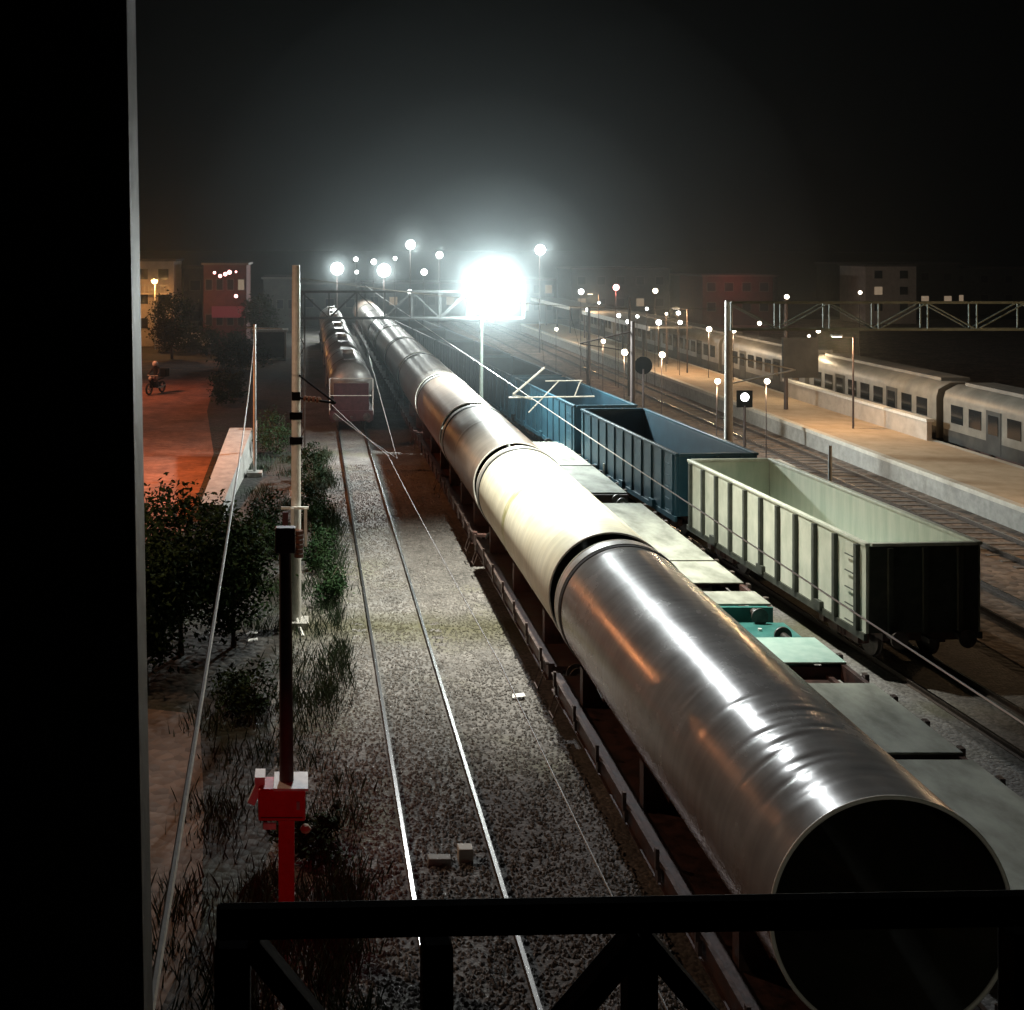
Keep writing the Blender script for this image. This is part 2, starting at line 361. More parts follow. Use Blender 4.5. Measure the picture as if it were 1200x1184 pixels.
# ------------------------------------------------------------------ wagons carrying pipes
PX, PZ, PR = 6.98, 2.76, 1.45
def wheelset(b, y, x=0, r=.46):
    for s in (-1,1):
        b.lathe([(0,s*.69),(r+.03,s*.69),(r+.03,s*.72),(r,s*.73),(r,s*.82),(0,s*.82)], (x,y,r+.17), 'x', 24)
    b.cyl((x-.7,y,r+.17),(x+.7,y,r+.17),.07,10)
def bogie(parent, y, wb=.9, side=1.0):
    b = MB()
    for s in (-1,1):
        b.prism([(y-wb-.25,.55),(y-wb-.25,.78),(y-.45,.92),(y+.45,.92),(y+wb+.25,.78),(y+wb+.25,.55),(y+.4,.42),(y-.4,.42)], s*side-.06, s*side+.06)
        for k in (-1,1):
            b.box(s*side-.12+s*.05, s*side+.12+s*.05, y+k*wb-.13, y+k*wb+.13, .5,.78)
        for q in (-.14,0,.14): b.cyl((s*side+s*.08,y+q,.45),(s*side+s*.08,y+q,.82),.05,8)
    b.box(-.9,.9,y-.2,y+.2,.62,.86)
    g = b.build('bogie', M['wagon_frame'], parent)
    for k in (-1,1):
        w = MB(); wheelset(w, y+k*wb); w.build('wheelset', M['wheel'], g)
def buffers(parent, y, d):
    for s in (-.87,.87):
        b = MB(); b.cyl((s,y,1.05),(s,y+d*.42,1.05),.10,12); b.cyl((s,y+d*.42,1.05),(s,y+d*.47,1.05),.22,18)
        b.build('buffer', M['wheel'], parent)
    MB().bar((0,y,.98),(0,y+d*.36,.98),.12).build('coupling', M['wheel'], parent)
def flat_wagon(L, label, near):
    t = thing('flat_wagon', label, 'flat wagon', (PX, 0, 0), group='flat wagons under the steel pipes')
    MB().box(-1.36,1.36,0,L,1.06,1.15).build('deck', M['wagon_frame'], t)
    for s in (-1,1):
        b = MB(); b.box(s*1.42-.05,s*1.42+.05,0,L,.86,1.19); b.box(s*1.42-.1,s*1.42+.1,0,L,1.19,1.215); b.box(s*1.42-.1,s*1.42+.1,0,L,.835,.86)
        b.build('side_sill', M['wagon_frame'], t)
        e = MB(); e.box(s*1.49-.035,s*1.49+.035,.02,L-.02,1.217,1.235); e.build('edge_strip', M['wagon_steel'], t)
        k = 0
        for q in range(7):
            y = .5 + (L-1)*q/6
            p = MB(); p.box(s*1.53-.03,s*1.53+.03,y-.07,y+.07,.92,1.12); p.box(s*1.55-.03,s*1.55+.03,y-.04,y+.04,1.10,1.42 if near else 1.35)
            p.build('stake', M['wagon_steel'], t)
    tb = MB()
    for s in (-1,1):
        for a, c, z0 in ((.22*L,.36*L,.5),(.36*L,.64*L,.5),(.64*L,.78*L,.5)):
            za = .86 if a < .3*L else z0; zc = .86 if c > .7*L else z0
            tb.bar((s*1.1,a,za),(s*1.1,c,zc),.06)
        tb.bar((s*1.1,.36*L,.5),(s*1.1,.36*L,.86),.06); tb.bar((s*1.1,.64*L,.5),(s*1.1,.64*L,.86),.06)
    tb.cyl((0,.40*L,.62),(0,.55*L,.62),.2,14)
    tb.build('brake_gear', M['wagon_frame'], t)
    for y in (.14*L,.5*L,.86*L):
        p = MB()
        for s in (-1,1): p.prism([(y-.12,1.151),(y+.12,1.151),(y+.12,1.32),(y-.12,1.32)], s*.45-.3, s*.45+.3)
        p.prism([(y-.12,1.151),(y+.12,1.151),(y+.12,1.308),(y-.12,1.308)], -.15,.15)
        for s in (-1,1): p.add([(s*.75,y-.12,1.152),(s*1.25,y-.12,1.152),(s*1.25,y-.12,1.95),(s*1.0,y-.12,1.62),(s*.75,y+.12,1.152),(s*1.25,y+.12,1.152),(s*1.25,y+.12,1.95),(s*1.0,y+.12,1.62)],
                               [(0,1,2,3),(7,6,5,4),(0,4,5,1),(1,5,6,2),(2,6,7,3),(3,7,4,0)])
        p.build('saddle', M['wagon_frame'], t)
    bogie(t, .17*L); bogie(t, .83*L); buffers(t, 0, -1); buffers(t, L, 1)
    for s in (-1,1):
        for a in (.35,L-.8): MB().path([(s*1.50,a,.9),(s*1.64,a,.5),(s*1.64,a+.45,.5),(s*1.50,a+.45,.9)], .018, 6).build('step', M['wagon_steel'], t)
    return t
def pipe_mesh(L, dents):
    """hollow cylinder about its own axis, slightly dented plate"""
    b = MB(); n = 160
    ys = [4.5*k/150 for k in range(150)] + [4.5+(L-4.5)*k/60 for k in range(61)] if dents else [L*k/24 for k in range(25)]
    ny = len(ys)-1
    rnd = random.Random(3)
    D = [(rnd.uniform(.35,4.6), rnd.uniform(-.1,.95), rnd.uniform(.07,.20), rnd.uniform(.10,.34), rnd.uniform(-.017,.012)) for _ in range(20)] if dents else []
    if dents: D += [(rnd.uniform(.3,3.4), rnd.uniform(.05,.75), rnd.uniform(.05,.10), rnd.uniform(.18,.36), rnd.uniform(-.022,-.009)) for _ in range(12)]
    prof = []
    for j in range(ny+1):
        y = ys[j]
        for i in range(n):
            a = 2*math.pi*i/n; r = PR
            for (dy, da, sy, sa, am) in D:
                g = ((y-dy)/sy)**2; th = (a - (math.pi/2 + da))/sa
                if g < 9 and abs(th) < 3: r += am*math.exp(-g)*math.exp(-th*th)
            b.v.append((r*math.cos(a), y, r*math.sin(a)))
    for j in range(ny):
        for i in range(n): b.f.append((j*n+i, j*n+(i+1) % n, (j+1)*n+(i+1) % n, (j+1)*n+i))
    return b
pipes = [  # near end, far end, finish, label
 (14.3,26.75,'pipe_gloss','glossy bare steel pipe with its open end towards the camera, nearest of the row'),
 (27.45,39.25,'pipe_cream','pale cream pipe under the brightest light, second of the row'),
 (39.95,49.5,'pipe_grey','dull grey-brown pipe right behind the pale cream pipe'),
 (50.2,61.1,'pipe_rust','reddish rusty pipe two places behind the pale cream pipe'),
 (61.8,73.4,'pipe_grey','grey shiny pipe just beyond the floodlight portal, fifth of the row'),
 (74.1,85.8,'pipe_rust','brownish pipe in the middle distance, sixth of the row'),
 (86.5,98.2,'pipe_grey','shiny distant pipe alongside the second tank wagon, seventh of the row'),
 (98.9,110.6,'pipe_gloss','dark distant pipe alongside the third tank wagon, eighth of the row'),
 (111.3,123.0,'pipe_grey','very distant pipe, third from the far end of the row'),
 (123.7,135.4,'pipe_grey','very distant pipe, last but one at the far end of the row'),
 (136.1,147.8,'pipe_rust','very distant pipe, the last at the far end of the row'),
]
for i, (y0, y1, mk, lab) in enumerate(pipes):
    L = y1-y0
    t = thing('steel_pipe', lab, 'steel pipe', (PX, y0, PZ), group='large steel pipes loaded in a row on flat wagons')
    o = pipe_mesh(L, i == 0).build('shell', M[mk], t, smooth=60)
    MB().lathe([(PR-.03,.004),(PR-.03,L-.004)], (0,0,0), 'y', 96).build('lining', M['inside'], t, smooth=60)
    for e, d in ((0,-1),(L,1)):
        MB().lathe([(PR-.012+.027*math.cos(q*math.pi/5), e+d*.002+.026*math.sin(q*math.pi/5)) for q in range(10)], (0,0,0), 'y', 128, True).build('rim', M['rim'], t, smooth=80)
    # reinforcing bands near the far end, with a dark seal strip before it
    MB().lathe([(PR+.001,L-.62),(PR+.02,L-.60),(PR+.02,L-.50),(PR+.001,L-.48)], (0,0,0), 'y', 96).build('seal_strip', M['black_gap'], t, smooth=30)
    MB().lathe([(PR+.001,L-.47),(PR+.032,L-.46),(PR+.032,L-.14),(PR+.001,L-.13)], (0,0,0), 'y', 96).build('end_band', M['band'], t, smooth=30)
    if i in (1,2):
        MB().lathe([(PR+.001,L*.55-.2),(PR+.004,L*.55-.15),(PR+.004,L*.55-.03),(PR+.010,L*.55),(PR+.010,L*.55+.05),(PR+.004,L*.55+.08),(PR+.004,L*.55+.2),(PR+.001,L*.55+.25)], (0,0,0), 'y', 96).build('weld_seam', M['weld'] if i == 1 else M[mk], t, smooth=60)
    wl = ['dark red-brown flat wagon under the nearest pipe, the one with the open end','dark flat wagon carrying the pale cream pipe','dark flat wagon carrying the dull pipe right behind the cream one','dark flat wagon carrying the reddish rusty pipe',
          'dark flat wagon under the fifth pipe, just beyond the floodlight portal','dark flat wagon under the sixth pipe of the row','dark flat wagon under the seventh pipe of the row','dark flat wagon under the eighth pipe of the row',
          'distant flat wagon under the third pipe from the far end','distant flat wagon under the last pipe but one','most distant flat wagon, under the last pipe of the row']
    w = flat_wagon(L+.1, wl[i], i < 3); w.location = (PX, y0-.05, 0)
# short extra load visible as the near end of the train: nothing nearer than the open pipe

# ------------------------------------------------------------------ low flat wagons with pale decks
def low_wagon(y0, y1, plates, label, m, end_m):
    L = y1-y0
    t = thing('flat_wagon', label, 'flat wagon', (11.0, y0, 0), group='low pale flat wagons beside the pipe train')
    f = MB()
    for s in (-1,1): f.box(s*1.33-.06,s*1.33+.06,0,L,.78,1.16)
    for k in range(int(L/1.5)+1): f.box(-1.26,1.26,min(k*1.5,L-.14),min(k*1.5,L-.14)+.12,.80,1.10)
    f.build('frame', M['wagon_frame'], t)
    for a, c in plates:
        MB().box(-1.4,1.4,a-y0,c-y0,1.163,1.21).build('deck_plate', m, t, bevel=.012)
    for s in (-1,1):
        k = 0
        while .6+1.3*k < L-.3:
            MB().box(s*1.45-.05,s*1.45+.05,.5+1.3*k,.66+1.3*k,.92,1.24).build('stake_pocket', M['wagon_steel'], t); k += 1
    for y in (0,L):
        MB().box(-1.39,1.39,y-.07,y+.07,.72,1.158).build('buffer_beam', end_m, t)
    bogie(t, .17*L, .9, .98); bogie(t, .83*L, .9, .98); buffers(t, -.07, -1); buffers(t, L+.07, 1)
    return t
low_wagon(31.9, 44.6, [(32.0,33.15),(34.0,36.3),(36.45,44.5)], 'long pale-decked flat wagon between the cream pipe and the pale open wagon', M['pale_deck'], M['teal'])
w = low_wagon(17.0, 29.35, [(17.1,22.3),(22.6,26.2),(27.5,29.25)], 'pale-decked flat wagon right beside the nearest glossy pipe', M['pale_deck'], M['teal'])
[c for c in w.children if c.name.startswith('deck_plate')][2].data.materials[0] = M['mint']
t = thing('equipment_box', 'low dark teal box between the two pale flat wagons', 'equipment box', (11.35,30.6,0))
MB().box(-1.2,1.15,-.85,.85,.05,.82).build('case', M['teal'], t, bevel=.03)
b = MB(); b.box(-1.24,1.19,-.89,.89,.822,.87); b.build('lid', M['teal'], t, bevel=.02)
MB().cyl((.3,.2,.872),(.3,.2,.93),.05,10).build('handle', M['white_metal'], t)
low_wagon(46.3, 58.5, [(46.4,52),(52.2,58.4)], 'hazy flat wagon beside the third pipe, farthest pale deck', M['pale_deck'], M['wagon_frame'])
t = thing('marker_post', 'short white twin-post marker standing beside the blue wagons', 'marker post', (12.72,51.0,0))
for dx in (-.08,.14): MB().cyl((dx,0,0),(dx,0,1.5 if dx < 0 else 1.15),.055,10).build('post', M['white_metal'], t)
MB().box(-.3,.36,-.12,.12,0,.12).build('foot', M['concrete'], t)

# ------------------------------------------------------------------ open-topped goods wagons
def open_wagon(label, body, inside, ribm, L=11.8, nr=10, rd=.11):
    t = thing('open_wagon', label, 'open wagon', group='open-topped goods wagons')
    z0, z1, w = 1.2, 3.32, 1.45
    MB().box(-w+.06,w-.06,.06,L-.06,z0-.08,z0+.02).build('floor', inside, t)
    for s in (-1,1):
        p = MB().box(s*w-.035,s*w+.035,0,L,z0-.12,z1-.06).build('side_wall', body, t)
        MB().box(s*(w-.045)-.008,s*(w-.045)+.008,.1,L-.1,z0+.025,z1-.1).build('lining', inside, p)
        MB().box(s*w-.07,s*w+.09*1 if s > 0 else s*w+.07,-.02,L+.02,z1-.055,z1+.03).build('top_rail', body, t, bevel=.015)
        MB().box(s*(w+.045)-.045+0.0,s*(w+.045)+.045,0,L,z0-.30,z0-.123).build('side_sill', ribm, t)
        for k in range(nr+1):
            y = .35 + (L-.7)*k/nr
            b = MB(); b.box(s*(w+.0355),s*(w+.0355)+s*rd,y-.065,y+.065,z0-.12,z1-.075) if s > 0 else b.box(s*(w+.0355)-rd,s*(w+.0355),y-.065,y+.065,z0-.12,z1-.075)
            b.build('rib', ribm, t)
    for y in (0,L):
        q = -1 if y == 0 else 1
        MB().box(-w+.04,w-.04,y-.04,y+.04,z0-.1,z1-.058).build('end_wall', body if y else ribm, t)
        MB().box(-w+.072,w-.072,y-q*.045-.004,y-q*.045+.004,z0+.03,z1-.08).build('end_lining', inside, t)
        MB().box(-w+.09,w-.09,y-.06,y+.07,z1-.05,z1+.028).build('end_rail', body, t)
        b = MB()
        for x in (-.9,0,.9): b.box(x-.06,x+.06,y+q*.0415 if q > 0 else y-.13,y+.13 if q > 0 else y-.0415,z0-.1,z1-.08)
        b.build('end_posts', ribm, t)
    MB().box(-1.0,1.0,.1,L-.1,.86,1.10).build('underframe', M['wagon_frame'], t)
    b = MB()
    for s in (-1,1):
        for k in range(5): b.bar((s*1.56,.5,1.2+.42*k),(s*1.56,.9,1.2+.42*k),.025)
    b.build('ladder', ribm, t)
    for y in (.2*L,.5*L,.8*L):
        for a in (-1.60,1.49): MB().box(a,a+.11,y-.2,y+.2,1.0,1.24).build('door_latch', ribm, t)
    bogie(t, .17*L); bogie(t, .83*L); buffers(t, 0, -1); buffers(t, L, 1)
    return t
rz = math.atan(.06)
g = open_wagon('pale grey-green open wagon with dark ribs, nearest of its train', M['gond_pale'], M['gond_inside'], M['rib_dark'])
g.location = (xg(30.0),30.0,0); g.rotation_euler = (0,0,rz)
bl = open_wagon('blue open wagon coupled to the pale grey-green wagon', M['blue'], M['blue_shaded'], M['blue'], rd=.045)
bl.location = (xg(42.9),42.9,0); bl.rotation_euler = (0,0,rz)
for k, lab in enumerate(['blue open wagon second behind the pale grey-green wagon','blue open wagon in the haze, third behind the pale wagon',
                         'hazy blue open wagon passing right of the floodlight mast','distant hazy blue wagon, last but one of its train','most distant hazy blue wagon beneath the floodlights']):
    y = 42.9+12.95*(k+1); dup(bl, (xg(y),y,0), lab)

# ------------------------------------------------------------------ tank wagons on the left track
def tank_wagon(label):
    L = 12.0
    t = thing('tank_wagon', label, 'tank wagon', group='tank wagons on the left track')
    r = 1.28; zc = 2.78
    prof = [(0,.35),(.5,.38),(.95,.52),(1.2,.75),(r,1.05),(r,L-1.05),(1.2,L-.75),(.95,L-.52),(.5,L-.38),(0,L-.35)]
    MB().lathe(prof, (0,0,zc), 'y', 40).build('tank', M['tank'], t, smooth=40)
    for y in (3.2,8.8): MB().lathe([(r+.003,y-.06),(r+.02,y-.05),(r+.02,y+.05),(r+.003,y+.06)], (0,0,zc), 'y', 40).build('hoop', M['maroon'], t)
    d = MB().cyl((0,L/2,zc+r-.05),(0,L/2,zc+r+.28),.34,18).build('dome', M['tank'], t)
    f = MB(); f.box(-1.3,1.3,0,L,1.06,1.24)
    for y in (1.6,L-1.6):
        f.box(-1.1,1.1,y-.2,y+.2,1.242,1.62)
    f.build('frame', M['maroon'], t)
    MB().box(-1.25,1.25,-.06,-.002,.75,1.35).build('buffer_beam', M['maroon'], t)
    e = MB(); e.box(-1.0,1.0,.02,.08,1.245,2.9); e.build('end_plate', M['maroon'], t)
    rl = MB()
    for s in (-1.24,1.24): rl.bar((s,.03,1.1),(s,.03,3.15),.07)
    rl.bar((-1.24,.03,3.18),(1.24,.03,3.18),.06); rl.bar((-1.24,.03,2.2),(1.24,.03,2.2),.04)
    rl.build('end_railing', M['white_metal'], t)
    wk = MB(); wk.box(-.35,.35,1.5,L-1.5,zc+r+.03,zc+r+.06)
    wk.build('walkway', M['wagon_steel'], t)
    bogie(t, .17*L); bogie(t, .83*L); buffers(t, 0, -1); buffers(t, L, 1)
    return t
tw = tank_wagon('tank wagon with maroon end and white end railing, nearest on the left track'); tw.location = (2.48,68.5,0)
for k, lab in enumerate(['second tank wagon on the left track, its top lit white','third tank wagon on the left track, under the truss portal','distant tank wagon, fourth on the left track','most distant tank wagon on the left track']):
    dup(tw, (2.48, 68.5+13.1*(k+1), 0), lab)

# ------------------------------------------------------------------ catenary portals, masts, wires
def lattice(b, x0, x1, y, zt, zb, d, step, w=.09, wb=.05):
    """box truss along x"""
    for yy in (y-d/2,y+d/2):
        for z in (zt,zb): b.bar((x0,yy,z),(x1,yy,z),w)
    n = max(1, round((x1-x0)/step)); s = (x1-x0)/n
    for k in range(n+1):
        x = x0+s*k
        for yy in (y-d/2,y+d/2): b.bar((x,yy,zb),(x,yy,zt),wb)
        b.bar((x,y-d/2,zt),(x,y+d/2,zt),wb); b.bar((x,y-d/2,zb),(x,y+d/2,zb),wb)
        if k < n:
            for yy in (y-d/2,y+d/2):
                if k % 2: b.bar((x,yy,zb),(x+s,yy,zt),wb)
                else: b.bar((x,yy,zt),(x+s,yy,zb),wb)
def lattice_col(b, x, y, z0, z1, w=.36):
    for i in (-1,1):
        for j in (-1,1): b.bar((x+i*w/2,y+j*w/2,z0),(x+i*w/2,y+j*w/2,z1),.07)
    n = int((z1-z0)/.7); s = (z1-z0)/n
    for k in range(n):
        for j in (-1,1):
            b.bar((x-w/2*(1 if k % 2 else -1),y+j*w/2,z0+s*k),(x+w/2*(1 if k % 2 else -1),y+j*w/2,z0+s*(k+1)),.035)
            b.bar((x+j*w/2,y-w/2*(1 if k % 2 else -1),z0+s*k),(x+j*w/2,y+w/2*(1 if k % 2 else -1),z0+s*(k+1)),.035)
t = thing('catenary_portal', 'dark lattice truss portal spanning the tracks beneath the big floodlight', 'portal', (0,61,0))
b = MB(); lattice(b, -.35, 11.0, 0, 8.45, 7.1, .7, 1.42); b.build('truss_beam', M['portal_dark'], t)
b = MB(); lattice_col(b, -.35, 0, 0, 8.5); b.build('column', M['portal_dark'], t)
b = MB(); b.cyl((8.85,0,0),(8.85,0,8.5),.10,14,.08); b.build('column', M['portal_green'], t)
for x in (-.35,8.85): MB().box(x-.4,x+.4,-.4,.4,-.05,.25).build('footing', M['concrete'], t)
t = thing('catenary_portal', 'pale green-grey truss portal over the platforms at right', 'portal', (0,50,0))
b = MB(); lattice(b, 17.6, 36, 0, 8.42, 7.3, .6, 2.1, .08, .045); b.build('truss_beam', M['portal_green'], t)
for x in (17.6,36.0):
    b = MB(); b.cyl((x,0,0),(x,0,8.5),.19,14,.15); b.build('column', M['white_metal'], t)
    MB().box(x-.4,x+.4,-.4,.4,-.05,.25).build('footing', M['concrete'], t)
b = MB(); b.bar((17.6,0,6.2),(20.4,0,5.6),.05); b.bar((17.6,0,5.0),(20.4,0,5.6),.05); b.build('bracket', M['galv'], t)

def mast(label, x, y, h, m, r=.13):
    t = thing('catenary_mast', label, 'mast', (x,y,0))
    MB().cyl((0,0,.2),(0,0,h),r,16,r*.72).build('post', m, t, smooth=50)
    MB().box(-.35,.35,-.35,.35,-.05,.22).build('footing', M['concrete'], t)
    return t
m1 = mast('tall white mast with tension weights standing left of the empty track', -.34, 33.8, 10.25, M['white_metal'], .15)
b = MB(); b.bar((-.42,-.2,3.42),(.36,-.2,3.42),.07)
b.bar((-.10,-.22,2.35),(-.10,-.22,3.42),.085); b.bar((.27,-.22,2.35),(.27,-.22,3.42),.085)
b.build('weight_frame', M['white_metal'], m1)
b = MB()
for k in range(6): b.cyl((.08,-.24,2.05+.13*k),(.08,-.24,2.15+.13*k),.13,14)
b.build('tension_weight', M['insul'], m1)
MB().bar((-.30,-.16,2.3),(-.30,-.16,3.3),.16,.1).build('cable_duct', M['maroon'], m1)
b = MB(); b.bar((0,-.14,6.55),(0,.14,6.55),.24); b.bar((0,0,6.5),(1.1,-.8,6.45),.06); b.bar((0,0,7.2),(1.1,-.8,6.45),.045); b.bar((0,.0,5.9),(0,.0,6.1),.36); b.bar((0,0,5.2),(0,0,5.4),.36)
b.build('bracket_arm', M['dark_steel'], m1)
b = MB(); b.path([(.0,-.05,.35),(.1,-.3,.1),(.2,-.9,.03)], .05, 8); b.build('earth_cable', M['white_metal'], m1)
b = MB()
for k in range(4): b.cyl((.25+.12*k,-.18-.09*k,6.49),(.31+.12*k,-.22-.09*k,6.49),.09,12)
b.build('insulator', M['insul'], m1)
m2 = mast('dark brown mast with round disc beside the rusty bare track', 15.9, 58.5, 7.1, M['signal_dark'], .14)
b = MB(); b.bar((0,0,6.6),(-2.6,0,6.0),.06); b.bar((0,0,5.6),(-2.6,0,6.0),.05); b.build('bracket_arm', M['signal_dark'], m2)
m3 = mast('dark mast with cabinet panel on the right-hand platform', 28.6, 71.5, 7.6, M['signal_dark'], .13)
MB().box(-.2,1.9,-.12,.12,2.9,5.3).build('panel', M['wall_dark'], m3)
m4 = mast('short pale post rising beyond the pale open wagon', 20.1, 46, 3.1, M['galv'], .09)
m5 = mast('far thin mast between the small yard lamps', 22.6, 84, 7.2, M['signal_dark'], .12)
m6 = mast('far mast in the glare right of the big floodlight', 17.4, 74, 7.0, M['signal_dark'], .12)
# overhead lines: each wire a thing
def wire(name, label, pts, r, m, cat='wire', sag=0., n=24):
    P = []
    for k in range(len(pts)-1):
        a, c = Vector(pts[k]), Vector(pts[k+1])
        for i in range(n):
            f = i/n; p = a.lerp(c, f); p.z -= sag*4*f*(1-f); P.append(p)
    P.append(Vector(pts[-1]))
    o = MB().path(P, r, 6).build(name, m); tag(o, label, cat); return o
wire('contact_wire', 'bright overhead contact wire running above the right flank of the pipes', [(7.2,150,5.8),(7.35,39,5.78),(7.5,-4,5.95)], .013, M['wire_bright'], sag=.06)
wire('contact_wire', 'overhead wire slanting from the white mast across the empty track', [(.62,33.2,6.42),(1.75,26.2,6.2),(2.25,14.0,5.9),(2.4,-4,6.0)], .008, M['wire'], sag=.04)
wire('support_wire', 'thin support wire under the contact wire that leaves the white mast', [(.75,33.0,6.15),(2.05,27.5,5.9),(2.6,60.5,7.05)], .006, M['wire'], sag=.03)
wire('span_wire', 'thin cross-span wire hung from the white mast to the right-hand portal', [(-.34,33.8,9.9),(17.6,50,8.2)], .009, M['wire'], sag=.35)
t = thing('registration_arm', 'white steady arms hung over the pipe train by the contact wire', 'steady arm', (0,39,0))
b = MB(); b.bar((6.55,0,5.84),(9.35,0,5.88),.035); b.bar((6.70,0,5.95),(7.72,0,6.82),.05); 
b.bar((7.75,0,6.38),(8.95,0,6.40),.028); b.bar((7.2,0,5.35),(8.2,0,6.4),.03); b.bar((8.9,0,6.40),(8.7,0,5.88),.03)
b.build('arm', M['white_metal'], t)
b = MB(); b.bar((6.68,0,5.93),(7.36,0,5.77),.04); b.build('clamp', M['galv'], t)
for p, q in (((7.72,0,6.82),(7.75,1.3,9.0)),((9.3,0,5.88),(8.9,1.8,8.68))): MB().bar(p,q,.006).build('hanger', M['dark_steel'], t)
wire('service_cable', 'pale hanging cable running from the footbridge towards the left-hand sheds', [(-.30,2.2,9.33),(-2.5,56,7.0)], .0085, M['white_cable'], 'cable', sag=.55, n=60)
t = mast('slim grey pole holding the far end of the pale hanging cable', -2.5, 56, 7.1, M['galv'], .08)
b = MB(); b.bar((-.4,0,6.95),(1.3,0,6.9),.06); b.build('crossarm', M['galv'], t)
wire('service_cable', 'dark slack cable beside the pale hanging cable', [(-.24,2.2,9.25),(-1.2,8,5.4),(-1.55,19,.3)], .009, M['dark_steel'], 'cable', sag=.3, n=30)

# signal post with red box
t = thing('signal_post', 'dark signal post with a bright red box and pale top plate', 'signal post', (-.34,18.9,0))
MB().cyl((0,0,2.35),(-.02,0,5.95),.115,14,.10).build('upper_post', M['signal_dark'], t, smooth=50)
MB().bar((0,0,.05),(0,0,1.80),.25,.2).build('lower_post', M['red'], t, bevel=.02)
MB().box(-.44,.30,-.24,.24,1.80,2.30).build('red_box', M['red'], t, bevel=.03)
b = MB(); b.box(-.20,.34,-.30,.30,2.305,2.345); b.build('top_plate', M['white_metal'], t)
b = MB(); b.box(-.50,-.34,-.1,.22,2.31,2.43); b.bar((-.56,-.05,2.0),(-.40,-.05,2.36),.07,.12); b.build('side_bracket', M['white_metal'], t)
MB().box(-.40,.26,-.252,-.242,1.86,1.875).build('door_seam', M['signal_dark'], t)
MB().box(.16,.21,-.275,-.242,2.0,2.12).build('hasp', M['galv'], t)
MB().box(-.36,-.16,-.245,-.20,1.68,1.77).build('name_plate', M['white_metal'], t)
MB().box(-.18,.14,-.1,.1,5.95,6.35).build('cap_box', M['maroon'], t, bevel=.02)
MB().lathe([(0,0),(.07,0),(.09,.05),(.05,.10),(0,.11)], (.30,-.18,1.62), 'z', 12).build('side_lamp', M['plat'], t)
MB().box(-.4,.4,-.4,.4,-.05,.1).build('footing', M['concrete'], t)

# ------------------------------------------------------------------ floodlights and yard lamps
def point(name, loc, power, color, radius):
    l = bpy.data.lights.new(name, 'POINT'); l.energy = power; l.color = color; l.shadow_soft_size = radius
    o = bpy.data.objects.new(name, l); col.objects.link(o); o.location = loc; return o
t = thing('floodlight_bank', 'blazing white floodlight bank on top of the portal column', 'floodlight', (9.35,61,8.55))
b = MB(); b.bar((-1.0,.12,-.05),(1.0,.12,-.05),.09); b.bar((-1.0,.12,.55),(1.0,.12,.55),.07); b.bar((-1.0,.12,-.7),(1.0,.12,-.7),.07)
for x in (-1.0,-.5,.5,1.0): b.bar((x,.12,-.7),(x,.12,.55),.07)
b.bar((-.5,.12,-.7),(-.5,.0,-.05),.10)
b.build('rack', M['galv'], t)
for (x, z) in [(-.66,-.38),(0,-.45),(.66,-.38),(-.9,.2),(-.3,.2),(.3,.2),(.9,.2),(-.62,.8),(0,.85),(.62,.8)]:
    h = MB().lathe([(.12,.05),(.29,-.12),(.31,-.14),(.31,-.18)], (x,.05,z), 'y', 20).build('lamp_head', M['galv'], t)
    MB().lathe([(.0,-.19),(.2,-.188),(.295,-.17)], (x,.05,z), 'y', 20).build('lens', M['flood_glow'], h)
point('floodlight_source', (9.35,60.3,8.6), 20000, (.90,1.,.98), .45)
def aim(name, loc, to, power, color, angle, blend, radius):
    l = bpy.data.lights.new(name,'SPOT'); l.energy = power; l.color = color; l.spot_size = R(angle); l.spot_blend = blend; l.shadow_soft_size = radius
    o = bpy.data.objects.new(name, l); col.objects.link(o); o.location = loc
    o.rotation_euler = (Vector(to)-Vector(loc)).to_track_quat('-Z','Y').to_euler(); return o
# two lamps hung high over the tracks on span cables, above the top edge of the picture: they light the cream pipe and streak the rails
def hung_lamp(label, x, y, z, to, power, color, angle, blend):
    t = thing('hung_floodlight', label, 'floodlight', (x,y,z))
    MB().cyl((0,0,.25),(0,0,1.2),.03,8).build('hanger', M['galv'], t)
    MB().lathe([(.08,.28),(.35,.12),(.42,-.05),(.40,-.05)], (0,0,0), 'z', 20).build('shade', M['galv'], t)
    MB().lathe([(0,-.12),(.25,-.09),(.39,-.02)], (0,0,0), 'z', 20).build('lens', M['lamp_glow'], t)
    aim('hung_floodlight_source', (x,y,z-.35), to, power, color, angle, blend, .35)
    c = thing('lamp_span', 'tall pair of poles with the cable that carries the '+label, 'lamp span', (0,y,0))
    for px in (-34,58):
        MB().cyl((px,0,0),(px,0,z+2.2),.2,10,.12).build('pole', M['galv'], c)
    P = [(-34+92*i/30, 0, z+1.2+((-34+92*i/30-x)/50)**2*.8) for i in range(31)]
    MB().path(P, .015, 6).build('cable', M['wire'], c)
hung_lamp('floodlight over the cream pipe', 5.6, 36.5, 20.3, (6.9,35.5,0), 47000, (1,.99,.86), 67, 1.)
hung_lamp('floodlight high before the portal', 3.2, 52.3, 23.6, (4.8,16.5,0), 19000, (.93,.97,1), 46, 1.)

